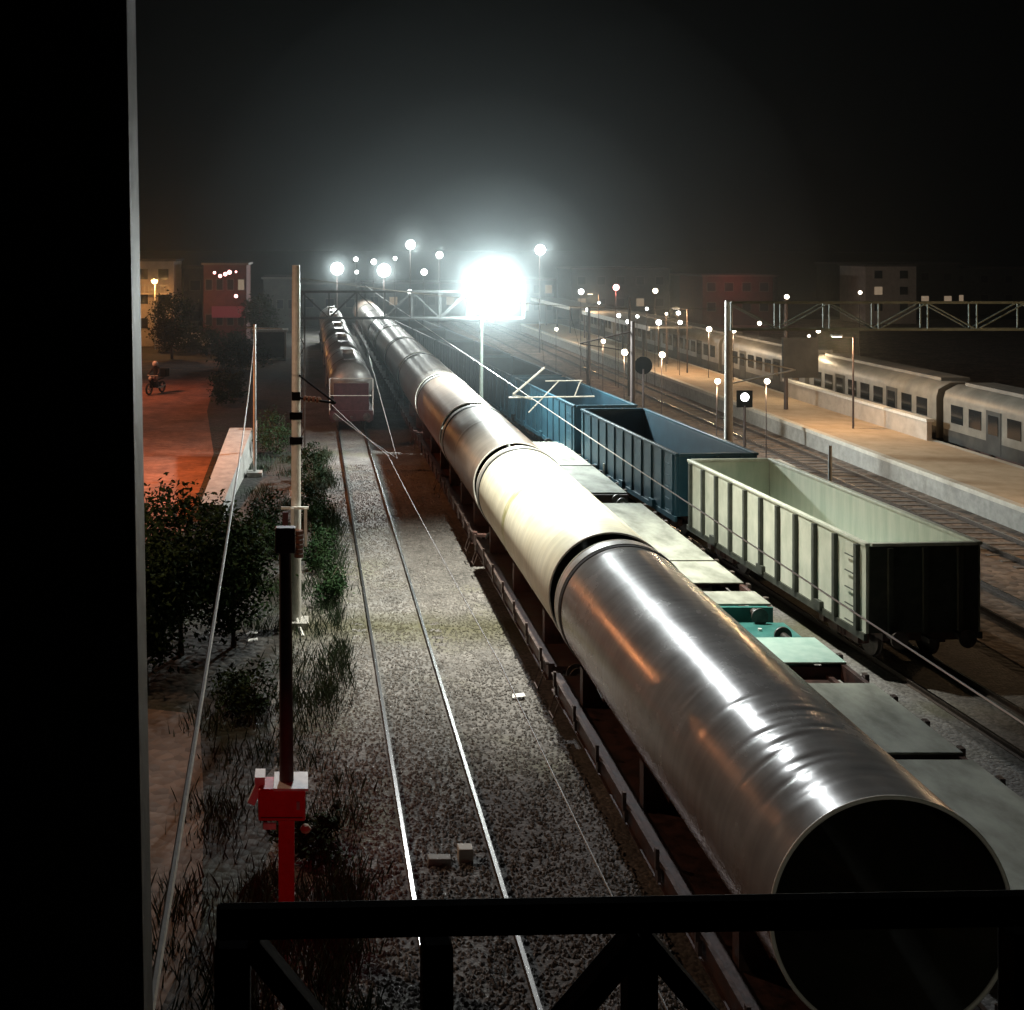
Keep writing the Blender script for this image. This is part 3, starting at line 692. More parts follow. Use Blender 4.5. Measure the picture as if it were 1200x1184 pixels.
YARD = []
def yard_mast(label, px, py, Y, r, power):
    x = (px-361)*Y/1400; z = H-(py-288)*Y/1400
    r *= .8
    t = thing('lamp_mast', label, 'lamp mast', (x,Y,0), group='tall white yard lamps in the distance')
    MB().cyl((0,.3,0),(0,.3,z+.2),.07,8,.045).build('pole', M['signal_dark'], t)
    hd = MB().lathe([(.2,.25),(r,.1),(r,-.02)], (0,0,z), 'y', 24).build('lamp_head', M['galv'], t)
    MB().lathe([(0,-.12),(r*.5,-.10),(r*.95,-.03)], (0,0,z), 'y', 24).build('lens', M['lamp_glow'], hd)
    if power: YARD.append((x,Y,z))
    if power: point('yard_lamp_source', (x,Y-.7,z), power*.45, (.92,1.,.97), .4)
yard_mast('bright white lamp straight above the far end of the tank wagons', 395,315,140,.95,8000)
yard_mast('bright white lamp low above the truss, right of the tank wagons', 450,317,140,1.0,9000)
yard_mast('white lamp on a tall mast left of the big floodlight', 481,287,125,.62,3500)
yard_mast('smaller white lamp between the tall mast and the floodlight', 515,299,130,.48,1200)
yard_mast('single white lamp up at right of the big floodlight', 633,293,120,.66,4000)
yard_mast('tiny white lamp up beside the tank wagon lamp', 417,304,150,.36,300)
yard_mast('tiny white lamp just under another tiny lamp near the tank wagons', 418,319,150,.30,0)
yard_mast('tiny lamp touching the left side of the low bright lamp', 438,307,150,.45,0)
yard_mast('tiny lamp just above the low bright lamp', 463,303,150,.30,0)
yard_mast('tiny lamp at the truss level beneath the tall mast lamp', 480,342,110,.26,0)
yard_mast('faint curved lamp between tall mast and floodlight', 497,319,120,.40,0)

def small_lamp(px, py, z, label, m='warm_glow', r=.2, power=0, color=(1,.78,.5)):
    Y = (H-z)*1400/(py-288); x = (px-361)*Y/1400; r *= .76
    t = thing('yard_lamp', label, 'yard lamp', (x,Y,0), group='small lamps over the yard and platforms')
    MB().cyl((0,.12,0),(0,.12,z+.1),.028,6,.02).build('pole', M['signal_dark'], t)
    b = MB(); b.lathe([(.03,r*1.1),(r*.3,r*1.02),(r*.35,r*.9)], (0,0,z), 'z', 14); hd = b.build('cap', M['dark_steel'], t)
    MB().lathe([(r*math.sin(q*math.pi/10)+.0005,-r*math.cos(q*math.pi/10)) for q in range(11)], (0,0,z), 'z', 14).build('bulb', M[m], hd)
    if power: point('yard_lamp_source', (x,Y-.05,z-.45), power, color, .15)
W, K = 'warm_glow', 'lamp_glow'
small_lamp(652,386,4.6,'faint yard lamp in the glare right of the floodlight',W,.17)
small_lamp(707,400,4.6,'small yard lamp left of the dark mast, farther of a pair',W,.19,120)
small_lamp(732,413,4.6,'bright yard lamp hanging just left of the dark mast',W,.25,200)
small_lamp(776,416,4.6,'bright yard lamp to the right of the dark mast',W,.23,200)
small_lamp(841,447,4.6,'yard lamp close beside the white portal column',W,.17,160)
small_lamp(899,447,4.6,'yard lamp right of the white portal column over the track',W,.17,160)
small_lamp(725,370,5.5,'small lamp in the upper row above the platform, first after the floodlight',K,.20)
small_lamp(736,377,5.0,'small lamp on the top of a dark pole in the middle distance',K,.2)
small_lamp(747,371,5.5,'dim small lamp in the middle of the far cluster',K,.15)
small_lamp(758,362,6,'dim small lamp topmost of the far cluster',K,.15)
small_lamp(772,378,4.6,'bright small lamp of the far cluster over the canopy',K,.28,150)
small_lamp(781,368,5.5,'dim small lamp above the canopy',W,.14)
small_lamp(795,367,5.5,'upper of two stacked small lamps right of the canopy',K,.2)
small_lamp(797,378,5.0,'lower of two stacked small lamps right of the canopy',K,.2)
small_lamp(831,386,4.6,'lamp in front of the red-lit block',W,.26,220)
small_lamp(860,388,4.6,'lamp just right of the white portal column top',W,.2,120)
small_lamp(890,379,5.0,'lamp beneath the left part of the right-hand portal',W,.2)
small_lamp(922,403,4.6,'lamp above the passenger train in its middle',W,.2,220)
small_lamp(959,388,4.6,'upper of two lamps above the passenger train at right',W,.2)
small_lamp(956,402,4.6,'lower of two lamps above the passenger train at right',W,.19,160)
small_lamp(948,394,4.6,'dim lamp between the two lamps above the train at right',W,.12)
small_lamp(922,348,7.0,'lamp sitting just above the right-hand portal beam',W,.22)
small_lamp(1008,343,7.2,'lamp by the pale tower at far right',W,.18)
small_lamp(768,341,7.4,'single pale lamp high at the skyline right of the red lamp',W,.25)
small_lamp(722,337,7.6,'pinkish red lamp at the skyline','red_glow',.32,120,(1,.25,.2))
small_lamp(688,363,6,'faint lamp left in the far cluster',K,.15)
small_lamp(702,355,6.2,'faint lamp at the edge of the glare',K,.13)
small_lamp(681,342,7.0,'tall white lit lamp at the edge of the glare',K,.3)
# platform lamps that carry the warm light of the station
for (x, y, lab) in ((29.2,40,'warm platform lamp nearest the footbridge, at far right'),(29.2,64,'warm platform lamp beside the dark cabinet panel'),(29.2,92,'warm platform lamp farther along the platform'),(29.2,120,'warm platform lamp at the distant end of the platform')):
    t = thing('platform_lamp', lab, 'platform lamp', (x,y,1.0), group='warm platform lamps')
    MB().cyl((0,0,0),(0,0,4.9),.06,8,.045).build('pole', M['signal_dark'], t)
    MB().bar((0,0,4.85),(-.9,0,4.95),.05).build('arm', M['signal_dark'], t)
    hd = MB().box(-1.15,-.6,-.12,.12,4.93,5.03).build('lamp_head', M['galv'], t)
    MB().box(-1.1,-.65,-.09,.09,4.90,4.928).build('lens', M['warm_glow'], hd)
    point('platform_lamp_source', (x-.88,y,5.6), 1000, (1,.62,.32), .15)

# ------------------------------------------------------------------ platforms, trains, station
def platform(x0, x1, y0, y1, z):
    b = MB(); b.box(x0+.35,x1-.35,y0,y1,0,z); o = b.build('platform', M['plat'], smooth=0); o['kind'] = 'structure'
    e = MB(); e.box(x0,x0+.347,y0,y1,z-.18,z+.004); e.box(x1-.347,x1,y0,y1,z-.18,z+.004); e.build('edge_stone', M['plat_edge'], o)
    e = MB(); e.box(x0+.1,x0+.34,y0,y1,0,z-.183); e.box(x1-.34,x1-.1,y0,y1,0,z-.183); e.build('face_wall', M['concrete'], o)
platform(26.7,31.7,24,150,1.0)
platform(36.2,41.0,24,150,1.0)
# low wall on the platform at right
t = thing('platform_wall', 'low pale wall with white coping on the platform at right', 'wall', (31.2,0,1.0))
MB().box(-.12,.12,60,78,0,.95).build('wall', M['wall_pale'], t); MB().box(-.2,.2,59.9,78.1,.953,1.1).build('coping', M['white_metal'], t)
def canopy(x0, x1, y0, y1, z, label):
    t = thing('platform_canopy', label, 'canopy', ((x0+x1)/2,y0,1.0), group='platform canopies'); w = (x1-x0)/2; L = y1-y0
    b = MB(); b.prism([(0,z),(L,z),(L,z+.16),(0,z+.16)], -w, w); b.build('roof', M['train_roof'], t)
    b = MB(); b.box(-w-.04,-w-.003,0,L,z-.2,z+.18); b.build('fascia', M['white_metal'], t)
    k = 0
    while k*7 < L:
        MB().cyl((0,1+k*7 if 1+k*7 < L else L-.5,0),(0,1+k*7 if 1+k*7 < L else L-.5,z),.09,8).build('post', M['signal_dark'], t); k += 1
canopy(28,31.5,98,122,3.0,'long pale platform canopy beside the far lamp cluster')
canopy(27.6,31.2,126,148,3.2,'far platform canopy at the edge of the glare')
def passenger_car(label, L=15.5):
    t = thing('passenger_car', label, 'train car', group='cars of the white passenger train')
    w = 1.42
    sec = [(-w,.95),(-w,3.05),(-w+.12,3.45),(-.7,3.78),(.7,3.78),(w-.12,3.45),(w,3.05),(w,.95)]
    b = MB(); n = len(sec)
    b.v = [(x,0,z) for x,z in sec]+[(x,L,z) for x,z in sec]
    b.f = [(i,(i+1) % n,n+(i+1) % n,n+i) for i in range(n)]+[tuple(range(n)),tuple(range(n,2*n))]
    b.build('body', M['train_white'], t, smooth=50)
    MB().box(-.75,.75,.8,L-.8,3.782,3.95).build('roof_duct', M['train_roof'], t)
    for s in (-1,1):
        for k in range(9):
            y = .9+1.6*k
            if k in (2,6):
                d = MB().box(s*(w+.012)-.02,s*(w+.012)+.02,y-.05,y+1.15,1.0,3.0).build('door', M['wall_dark'], t)
                MB().box(s*(w+.045)-.01,s*(w+.045)+.01,y+.15,y+.95,1.9,2.8).build('door_pane', M['glass'], d)
            else:
                MB().box(s*(w+.008)-.02,s*(w+.008)+.02,y,y+1.05,1.95,2.85).build('window', M['glass'], t)
        MB().box(s*(w+.006)-.012,s*(w+.006)+.012,.05,L-.05,.95,1.55).build('shade_band', M['wall_dark'], t)  # shade low on the cars put on as a dark band
    bogie(t, 2.4); bogie(t, L-2.4)
    MB().box(-1.2,1.2,4.2,L-4.2,.4,.94).build('underframe', M['wagon_frame'], t)
    return t
pc = passenger_car('white passenger car with dark windows at the far right end of its train'); pc.location = (33.6,45,0)
for k, lab in enumerate(['white passenger car beneath the two stacked lamps at right','white passenger car just right of the portal column','white passenger car left of the portal column','passenger car before the red-lit block, hazy','most distant hazy passenger car']):
    dup(pc, (33.6,45+16.2*(k+1),0), lab)
# ground signals and fittings
t = thing('ground_signal', 'short dark ground signal with a bright white lamp', 'signal', (23.2,63.5,0))
MB().cyl((0,0,0),(0,0,2.3),.07,8).build('post', M['signal_dark'], t)
h = MB().box(-.42,.42,-.05,.05,2.2,3.1).build('backing', M['dark_steel'], t, bevel=.02)
MB().lathe([(0,-.12),(.15,-.10),(.22,-.052)], (0,0,2.75), 'y', 16).build('lens', M['lamp_glow'], h)
t = thing('disc_signal', 'dark round disc signal on a thin post behind the yard lamps', 'signal', (17.9,63.8,0))
MB().cyl((0,0,0),(0,0,4.2),.06,8).build('post', M['signal_dark'], t)
MB().cyl((0,-.03,4.4),(0,.03,4.4),.48,24).build('disc', M['dark_steel'], t)
for (x, y, lab) in ((14.9,62.5,'whitish trackside cabinet low by the dark mast'),(16.4,70.5,'pale trackside cabinet at the foot of the disc signal'),(17.6,66.6,'pale trackside cabinet right of the dark mast')):
    t = thing('trackside_cabinet', lab, 'cabinet', (x+1.0,y,0), group='pale trackside cabinets')
    MB().box(-.7,.7,-.35,.35,.02,1.35).build('case', M['white_metal'], t, bevel=.03); MB().box(-.76,.76,-.41,.41,1.352,1.44).build('lid', M['white_metal'], t)
    MB().box(-.02,.02,-.37,-.352,.2,1.25).build('door_gap', M['dark_steel'], t)
for (x, y, l) in ((23.0,57.6,2.2),(20.7,60,1.5)):
    b = MB().box(-.18,.18,-l/2,l/2,.02,.30); o = b.build('cable_trough_cover', M['plat_edge'], loc=(x,y,0)); tag(o, 'pale concrete trough cover %s between the right-hand tracks' % ('catching the lamp light' if l > 2 else 'lying duller'), 'trough cover')
o = MB().box(-.13,.13,-.12,.12,0,.24).build('track_box', M['plat_edge'], loc=(2.75,20.9,.05), bevel=.02); tag(o, 'small pale box mounted between the rails of the empty track', 'track box')
o = MB().box(-.2,.2,-.1,.1,0,.14).build('track_box', M['concrete'], loc=(2.28,20.75,.05), bevel=.02); tag(o, 'darker low block beside the small pale box between the rails', 'track box')
def litter(x, y, s, lab):
    b = MB(); b.add([(-s,-s*.6,.0),(s,-s*.5,.03),(s*.9,s*.6,.05),(-s*.8,s*.5,.02)], [(0,1,2,3)]); o = b.build('litter', M['litter'], loc=(x,y,.09)); tag(o, lab, 'litter')
litter(5.0,28.4,.16,'white scrap of litter on the ballast beside the pipe wagon')
litter(-1.55,33.0,.16,'pale scrap lying in the grass left of the white mast')
litter(-1.5,32.4,.14,'second pale scrap just below the other one in the grass left of the mast')
litter(-3.4,38,.2,'pale scrap showing among the dark trees')

# ------------------------------------------------------------------ left side: buildings, car, rider
def building(label, x0, x1, y, d, h, m, cols, rows, lit, roof=True):
    t = thing('building', label, 'building', ((x0+x1)/2,y,0)); w = (x1-x0)/2
    MB().box(-w,w,0,d,0,h).build('wall', m, t)
    if roof: MB().box(-w-.25,w+.25,-.25,d+.25,h+.003,h+.25).build('roof', M['roof'], t)
    for i in range(cols):
        for j in range(rows):
            cx = -w + (i+.5)*2*w/cols; cz = 1.0+(j+.35)*(h-1.2)/rows; s = min(.55, w/cols*.55)
            f = MB().box(cx-s-.08,cx+s+.08,-.06,-.003,cz-.08,cz+1.18).build('window', M['wall_pale'] if m is M['wall_pale'] else M['roof'], t)
            MB().box(cx-s,cx+s,-.075,-.062,cz,cz+1.1).build('pane', M['window_glow'] if (i,j) in lit else M['glass'], f)
    return t
b1 = building('pale building lit orange by a lamp at far left', -18.8,-14.4,128,8,9.1,M['wall_pale'],2,3,[])
b = MB(); b.box(-1.2,1.8,-1.1,-.08,5.6,5.75); b.build('balcony', M['wall_pale'], b1)
b = MB()
for k in range(8): b.bar((-1.2+.42*k,-1.06,5.75),(-1.2+.42*k,-1.06,6.6),.05)
b.bar((-1.2,-1.06,6.6),(1.8,-1.06,6.6),.06); b.build('balcony_railing', M['galv'], b1)
b2 = building('red-lit shop building with a row of pinkish lamps on top', -11.2,-6.6,128,9,8.7,M['wall_red'],4,2,[(3,1)])
MB().box(-1.4,2.2,-.35,-.08,3.1,4.3).build('sign_board', M['redsign_glow'], b2)
for k, (dx, dz, r) in enumerate(((-1.1,7.9,.16),(-.5,7.55,.2),(.05,7.75,.22),(.5,7.95,.24),(1.2,8.0,.12),(1.2,5.4,.2))):
    hd = MB().lathe([(.08,-.08),(r,-.2),(r,-.3)], (dx,-.0,dz), 'y', 14).build('lamp', M['galv'], b2)
    MB().lathe([(0,-.36),(r*.6,-.34),(r*.95,-.305)], (dx,0,dz), 'y', 14).build('bulb', M['red_glow'], hd)
point('shop_sign_source', (-8.6,125.5,5.5), 60, (1,.2,.2), .3)
t = thing('street_lamp', 'orange street lamp glowing before the pale building at far left', 'street lamp', (-15.9,124,0))
MB().cyl((0,0,0),(0,0,7.5),.09,8,.06).build('pole', M['galv'], t); hd = MB().lathe([(.05,.3),(.3,.2),(.36,.05)], (0,-.3,7.2), 'z', 14).build('shade', M['galv'], t)
MB().lathe([(0,-.4),(.25,-.3),(.36,.0),(.34,.04)], (0,-.3,7.2), 'z', 14).build('bulb', M['orange_glow'], hd)
point('street_lamp_source', (-15.9,123.3,7.0), 1900, (1,.45,.13), .25)
t = thing('street_lamp', 'orange street lamp over the red dirt road behind the footbridge column', 'street lamp', (-10.2,55,0))
MB().cyl((0,0,0),(0,0,8.2),.09,8,.06).build('pole', M['galv'], t); MB().bar((0,0,8.1),(1.2,0,8.3),.06).build('arm', M['galv'], t)
hd = MB().box(.8,1.6,-.15,.15,8.25,8.38).build('lamp_head', M['galv'], t); MB().box(.85,1.55,-.12,.12,8.21,8.247).build('lens', M['orange_glow'], hd)
aim('street_lamp_source', (-9.0,55,7.9), (-8.4,56,0), 4600, (1,.33,.12), 150, .6, .12)
point('pipe_streak_light', (-9.0,55,7.85), 900, (1,.34,.12), .12)  # extra light added at the road lamp for the orange streak on the pipe
t = thing('kiosk', 'small greyish open-fronted hut left of the truss column', 'hut', (-3.6,112,0))
MB().box(-1.5,1.5,0,2.2,0,.1).build('floor', M['concrete'], t)
b = MB()
for x in (-1.45,1.45):
    for y in (.05,2.15): b.bar((x,y,.1),(x,y,2.7),.12)
b.build('posts', M['galv'], t); MB().box(-1.7,1.7,-.2,2.4,2.7,2.9).build('roof', M['galv'], t); MB().box(-1.4,1.4,2.1,2.2,.1,2.69).build('back_wall', M['wall_dark'], t)
building('long dark low warehouse behind the tank wagons at left', -5.6,-1.4,150,12,6.6,M['wall_dark'],3,1,[])
building('dark narrow building between the orange and the red buildings', -14.2,-11.5,136,9,8.2,M['wall_dark'],1,2,[])

def car(label, loc, rz):
    t = thing('parked_car', label, 'car', loc, rz)
    prof = [(-2.1,.35),(-2.15,.75),(-1.95,.92),(-1.1,1.0),(-.55,1.42),(.95,1.45),(1.55,1.02),(2.05,.92),(2.12,.6),(2.08,.35)]
    MB().prism(prof, -.85,.85).build('body', M['car_paint'], t, bevel=.05)
    gl = [(-1.0,1.02),(-.52,1.37),(.9,1.40),(1.42,1.04)]
    for s in (-1,1): MB().prism(gl, s*.853-.006, s*.853+.006).build('side_window', M['glass'], t)
    MB().add([(-.7,-1.09,1.03),(.7,-1.09,1.03),(.6,-.6,1.40),(-.6,-.6,1.40)],[(0,1,2,3)]).build('windscreen', M['glass'], t)
    for y in (-1.35,1.3):
        for s in (-1,1):
            w = MB().lathe([(0,s*.72),(.30,s*.72),(.32,s*.76),(.32,s*.88),(.30,s*.9),(0,s*.9)], (0,y,.32), 'x', 20).build('wheel', M['rubber'], t)
            MB().lathe([(0,s*.905),(.17,s*.905),(.19,s*.90)], (0,y,.32), 'x', 16).build('rim', M['galv'], w)
    for s in (-1,1):
        MB().lathe([(0,-.05),(.1,-.04),(.14,.0)], (s*.6,-2.13,.72), 'y', 12).build('headlight', M['white_metal'], t)
        MB().box(s*.6-.15,s*.6+.15,2.10,2.14,.68,.82).build('tail_light', M['maroon'], t)
    return t
car('pale parked car standing side-on near the hedge at left', (-12.2,131-3.5,0), R(78))
t = thing('street_lamp', 'second orange street lamp farther up the red dirt road', 'street lamp', (-15.6,86,0))
MB().cyl((0,0,0),(0,0,8.2),.09,8,.06).build('pole', M['galv'], t); MB().bar((0,0,8.1),(1.2,0,8.3),.06).build('arm', M['galv'], t)
hd = MB().box(.8,1.6,-.15,.15,8.25,8.38).build('lamp_head', M['galv'], t); MB().box(.85,1.55,-.12,.12,8.21,8.247).build('lens', M['orange_glow'], hd)
aim('street_lamp_source', (-14.4,86,7.9), (-12.0,85,0), 2600, (1,.33,.16), 130, .6, .12)
t = thing('street_lamp', 'warm street lamp by the left end of the footbridge', 'street lamp', (-9.5,26.5,0))
MB().cyl((0,0,0),(0,0,9.6),.09,8,.06).build('pole', M['galv'], t); MB().bar((0,0,9.5),(1.2,0,9.7),.06).build('arm', M['galv'], t)
hd = MB().box(.8,1.6,-.15,.15,9.65,9.78).build('lamp_head', M['galv'], t); MB().box(.85,1.55,-.12,.12,9.61,9.647).build('lens', M['orange_glow'], hd)
aim('street_lamp_source', (-8.3,26.5,9.4), (4.8,25,1.8), 1500, (1,.62,.40), 140, .5, .12)
# rider
t = thing('motorbike', 'dark motorbike on the red dirt road', 'motorbike', (-11.1,87,0.012), R(-25)); t.scale = (1.35,)*3
for y in (-.65,.65):
    w = MB().lathe([(.24,-.05),(.30,-.05),(.32,0),(.30,.05),(.24,.05)], (0,y,.32), 'x', 24, True).build('wheel', M['rubber'], t)
    b = MB(); b.cyl((-.06,y,.32),(.06,y,.32),.07,10)
    for k in range(5): b.bar((0,y,.32),(0,y+.25*math.cos(k*1.2566),.32+.25*math.sin(k*1.2566)),.025)
    b.build('rim', M['galv'], w)
b = MB(); b.path([(0,-.62,.32),(0,-.45,.75),(0,-.38,.98)], .045, 8); b.path([(0,-.42,.85),(0,-.1,.5),(0,.3,.45),(0,.65,.32)], .05, 8); b.prism([(-.25,.35),(.2,.35),(.25,.62),(-.2,.66)], -.14,.14); b.build('frame', M['dark_steel'], t)
MB().prism([(-.38,.72),(-.05,.70),(-.02,.88),(-.3,.92)], -.15,.15).build('fuel_tank', M['maroon'], t, bevel=.04)
MB().prism([(-.05,.70),(.7,.76),(.72,.84),(-.02,.80)], -.13,.13).build('seat', M['rubber'], t, bevel=.03)
MB().path([(-.34,-.30,1.02),(-.12,-.40,1.0),(.12,-.40,1.0),(.34,-.30,1.02)], .022, 6).build('handlebar', M['galv'], t)
MB().lathe([(0,-.12),(.08,-.1),(.1,-.04),(.04,.05)], (0,-.50,.88), 'y', 14).build('headlight', M['white_metal'], t)
MB().path([(.12,-.1,.36),(.14,.3,.34),(.14,.72,.42)], .04, 8).build('exhaust', M['galv'], t)
MB().box(-.26,.26,.55,1.0,.86,1.30).build('luggage_box', M['dark_steel'], t, bevel=.03)
MB().box(-.15,.15,1.003,1.02,.98,1.15).build('number_plate', M['white_metal'], t)
def person(label, loc, rz, scale):
    me = bpy.data.meshes.new('person')
    J = {'pel':(0,.15,.90,.16),'bel':(0,.12,1.08,.145),'che':(0,.04,1.28,.17),'nec':(0,-.02,1.46,.07),'hea':(0,-.05,1.58,.10),'top':(0,-.05,1.70,.085),
         'ls':(-.19,.02,1.38,.075),'le':(-.29,-.12,1.16,.055),'lh':(-.31,-.30,1.06,.045),'rs':(.19,.02,1.38,.075),'re':(.29,-.12,1.16,.055),'rh':(.31,-.30,1.06,.045),
         'lk':(-.22,-.26,.78,.075),'la':(-.20,-.06,.42,.05),'lt':(-.20,-.22,.36,.045),'rk':(.22,-.26,.78,.075),'ra':(.20,-.06,.42,.05),'rt':(.20,-.22,.36,.045),'lhip':(-.1,.12,.88,.11),'rhip':(.1,.12,.88,.11)}
    ks = list(J); E = [('pel','bel'),('bel','che'),('che','nec'),('nec','hea'),('hea','top'),('che','ls'),('ls','le'),('le','lh'),('che','rs'),('rs','re'),('re','rh'),('pel','lhip'),('lhip','lk'),('lk','la'),('la','lt'),('pel','rhip'),('rhip','rk'),('rk','ra'),('ra','rt')]
    me.from_pydata([J[k][:3] for k in ks], [(ks.index(a),ks.index(c)) for a,c in E], [])
    o = bpy.data.objects.new('person', me); col.objects.link(o); me.materials.append(M['cloth_dark'])
    o.modifiers.new('skin','SKIN'); sd = me.skin_vertices[0].data
    for i, k in enumerate(ks): sd[i].radius = (J[k][3],)*2; sd[i].use_root = (k == 'pel')
    s = o.modifiers.new('sub','SUBSURF'); s.levels = 2; s.render_levels = 2
    o.location = loc; o.rotation_euler = (0,0,rz); o.scale = (scale,)*3; tag(o, label, 'person')
    MB().lathe([(.145,1.54),(.15,1.62),(.13,1.71),(.07,1.765),(0,1.775)], (0,-.045,0), 'z', 18).build('helmet', M['helmet'], o)
    MB().lathe([(0,-.165),(.06,-.150),(.075,-.12)], (0,0,1.57), 'y', 12).build('face', M['skin'], o)
    MB().box(-.1,.1,.205,.23,1.15,1.3).build('back_patch', M['helmet'], o)
person('rider in dark clothes and pale helmet seated on the motorbike', (-11.1,87,.012), R(-25), 1.35)

# concrete ramp wall lit orange
t = thing('ramp_wall', 'sloping orange-lit concrete wall at the end of the red road', 'wall', (0,0,0))
b = MB(); b.add([(-4.35,47.5,0),(-3.35,47.5,0),(-2.75,61,0),(-4.05,61,0),(-4.30,47.5,.5),(-3.40,47.5,.5),(-2.85,61,1.5),(-4.0,61,1.5)],
                [(0,1,2,3),(4,7,6,5),(0,4,5,1),(1,5,6,2),(2,6,7,3),(3,7,4,0)]); b.build('wall', M['concrete'], t)
MB().box(-2.75,-2.6,60.5,60.75,0,1.9).build('end_post', M['white_metal'], t)

# ------------------------------------------------------------------ trees and shrubs
def leaves(b, c, rad, n, size, rnd, squash=1.):
    cl = []
    for _ in range(max(6, n//90)):
        while True:
            p = Vector((rnd.uniform(-1,1),rnd.uniform(-1,1),rnd.uniform(-1,1)))
            if .25 < p.length < 1: break
        cl.append((Vector((p.x*rad[0],p.y*rad[1],p.z*rad[2])), rnd.uniform(.16,.36)*min(rad)))
    for _ in range(n):
        o, s = rnd.choice(cl); p = Vector(c)+o+Vector((rnd.gauss(0,s),rnd.gauss(0,s),rnd.gauss(0,s*.8)))
        if p.z < .04: continue
        d = Vector((rnd.gauss(0,1),rnd.gauss(0,1),rnd.gauss(0,.7))).normalized(); u = d.cross(Vector((rnd.gauss(0,1),rnd.gauss(0,1),rnd.gauss(0,1)))).normalized(); L = size*rnd.uniform(.6,1.3)
        b.add([p-d*L*.5, p+u*L*.22, p+d*L*.5, p-u*L*.22], [(0,1,2,3)])
def tree(label, x, y, h, rad, n, seed, m='leaf', name='tree', group=None, size=.17):
    rnd = random.Random(seed); t = thing(name, label, name, (x,y,0), group=group)
    b = MB(); top = h*.78
    b.path([(0,0,0),(rnd.uniform(-.06,.06),rnd.uniform(-.06,.06),h*.3),(rnd.uniform(-.15,.15),rnd.uniform(-.15,.15),top)], [.045*h*.5,.035*h*.5,.01*h*.5], 8)
    for k in range(9):
        a = k*2.4+rnd.random(); z = h*rnd.uniform(.2,.55); q = rnd.uniform(.5,.95)
        b.path([(0,0,z),(math.cos(a)*rad[0]*q*.5,math.sin(a)*rad[1]*q*.5,z+h*.13),(math.cos(a)*rad[0]*q,math.sin(a)*rad[1]*q,z+h*rnd.uniform(.16,.34))], [.02*h*.5,.013*h*.5,.005*h*.5], 6)
    b.build('trunk', M['bark'], t)
    c = MB(); leaves(c, (0,0,h-rad[2]), rad, n, size, rnd); o = c.build('crown', M[m], t, smooth=0)
    return t
tree('dark leafy tree rising before the red road, tallest of the three at left', -3.35,31.5,4.3,(1.25,1.25,1.9),7500,11,group='dark trees at left')
tree('dark leafy tree nearest the footbridge column', -4.0,29.4,3.9,(1.0,1.1,1.8),6000,12,group='dark trees at left')
tree('dark leafy tree nearest the white mast', -2.0,32.2,3.7,(1.05,1.1,1.7),6000,13,group='dark trees at left')
def shrub(label, x, y, rad, n, seed, m='leaf2', size=.13):
    rnd = random.Random(seed); t = thing('shrub', label, 'shrub', (x,y,0), group='green shrubs along the left side')
    b = MB()
    for k in range(7): b.path([(0,0,0),(rnd.uniform(-.4,.4)*rad[0],rnd.uniform(-.4,.4)*rad[1],rad[2]*.8),(rnd.uniform(-.8,.8)*rad[0],rnd.uniform(-.8,.8)*rad[1],rad[2]*1.6)], [.02,.014,.006], 5)
    b.build('stem', M['bark'], t); c = MB(); leaves(c, (0,0,rad[2]), rad, n, size, rnd); c.build('foliage', M[m], t, smooth=0)
shrub('green shrub at the ballast edge just below the white mast', .55,36.5,(.45,1.5,.5),1500,21)
shrub('green shrub at the ballast edge beside the tension weights', .35,40.5,(.5,1.8,.7),2000,22)
shrub('green shrub halfway up the ballast edge behind the white mast', .25,46,(.6,2.4,.8),2200,23)
shrub('dark shrub by the ballast edge near the truss column', .1,54,(.6,2.8,.9),2200,24)
shrub('shrub between the ramp wall and the white mast', -1.4,43,(.7,2.2,.9),2500,25)
shrub('shrub at the far end of the ramp wall', -1.7,62,(.9,3.4,1.1),2600,26)
shrub('low dark shrub below the three trees', -1.5,27.8,(.6,1.0,.5),1800,27,'leaf')
shrub('low shrub behind the red signal box', .0,21.2,(.5,.7,.4),1500,28,'leaf')
shrub('wide teal-green hedge shrub before the red-lit shop', -8.6,118,(2.6,2,1.3),3000,29,size=.3)
shrub('green hedge shrub beside the pale parked car', -5.9,104,(2.2,2.6,1.3),2800,30,size=.3)
shrub('dark scrub left of the pale hanging cable', -5.6,84,(1.3,5,.9),2600,31,'leaf',size=.25)
shrub('dark scrub along the far side of the red road', -12.8,121,(3.0,1.6,1.4),3000,32,'leaf',size=.3)
tree('dark roadside tree before the narrow dark building', -13.0,114,6.4,(1.7,1.7,2.6),3500,33,size=.34,name='tree')
tree('dark tree right of the red-lit shop', -5.2,126,6.0,(1.6,1.6,2.4),3000,34,size=.34,name='tree')

# ------------------------------------------------------------------ skyline at right
rnd = random.Random(5)
sky = [(26,34,165,6.0,'dark low block at the skyline right of the glare'),(38,52,172,7.4,'dark block beneath the pinkish red lamp'),(54,66,168,6.4,'dark block right of the pinkish red lamp'),
       (80,97,178,8.0,'dark block behind the right-hand portal beam'),(99,118,185,7.2,'wide dark block at the far right skyline'),(122,150,190,8.4,'dark block at the extreme right skyline'),(152,185,200,8,'last dark block at the extreme right skyline')]
for x0, x1, y, h, lab in sky:
    lit = [(rnd.randrange(5),rnd.randrange(2)) for _ in range(2)]
    building(lab, x0, x1, y, 10, h, M['wall_dark'], 5, 2, lit)
b3 = building('red-lit block at the skyline left of the portal column', 53.5,63,162,10,6.6,M['wall_red'],4,2,[])
point('block_red_source', (57,158.5,5.5), 220, (1,.22,.14), .4)  # red point light before the block's wall; the block has no sign
building('pale tower at the far right end of the skyline', 77,84,165,8,7.9,M['wall_pale'],2,3,[(0,1)])
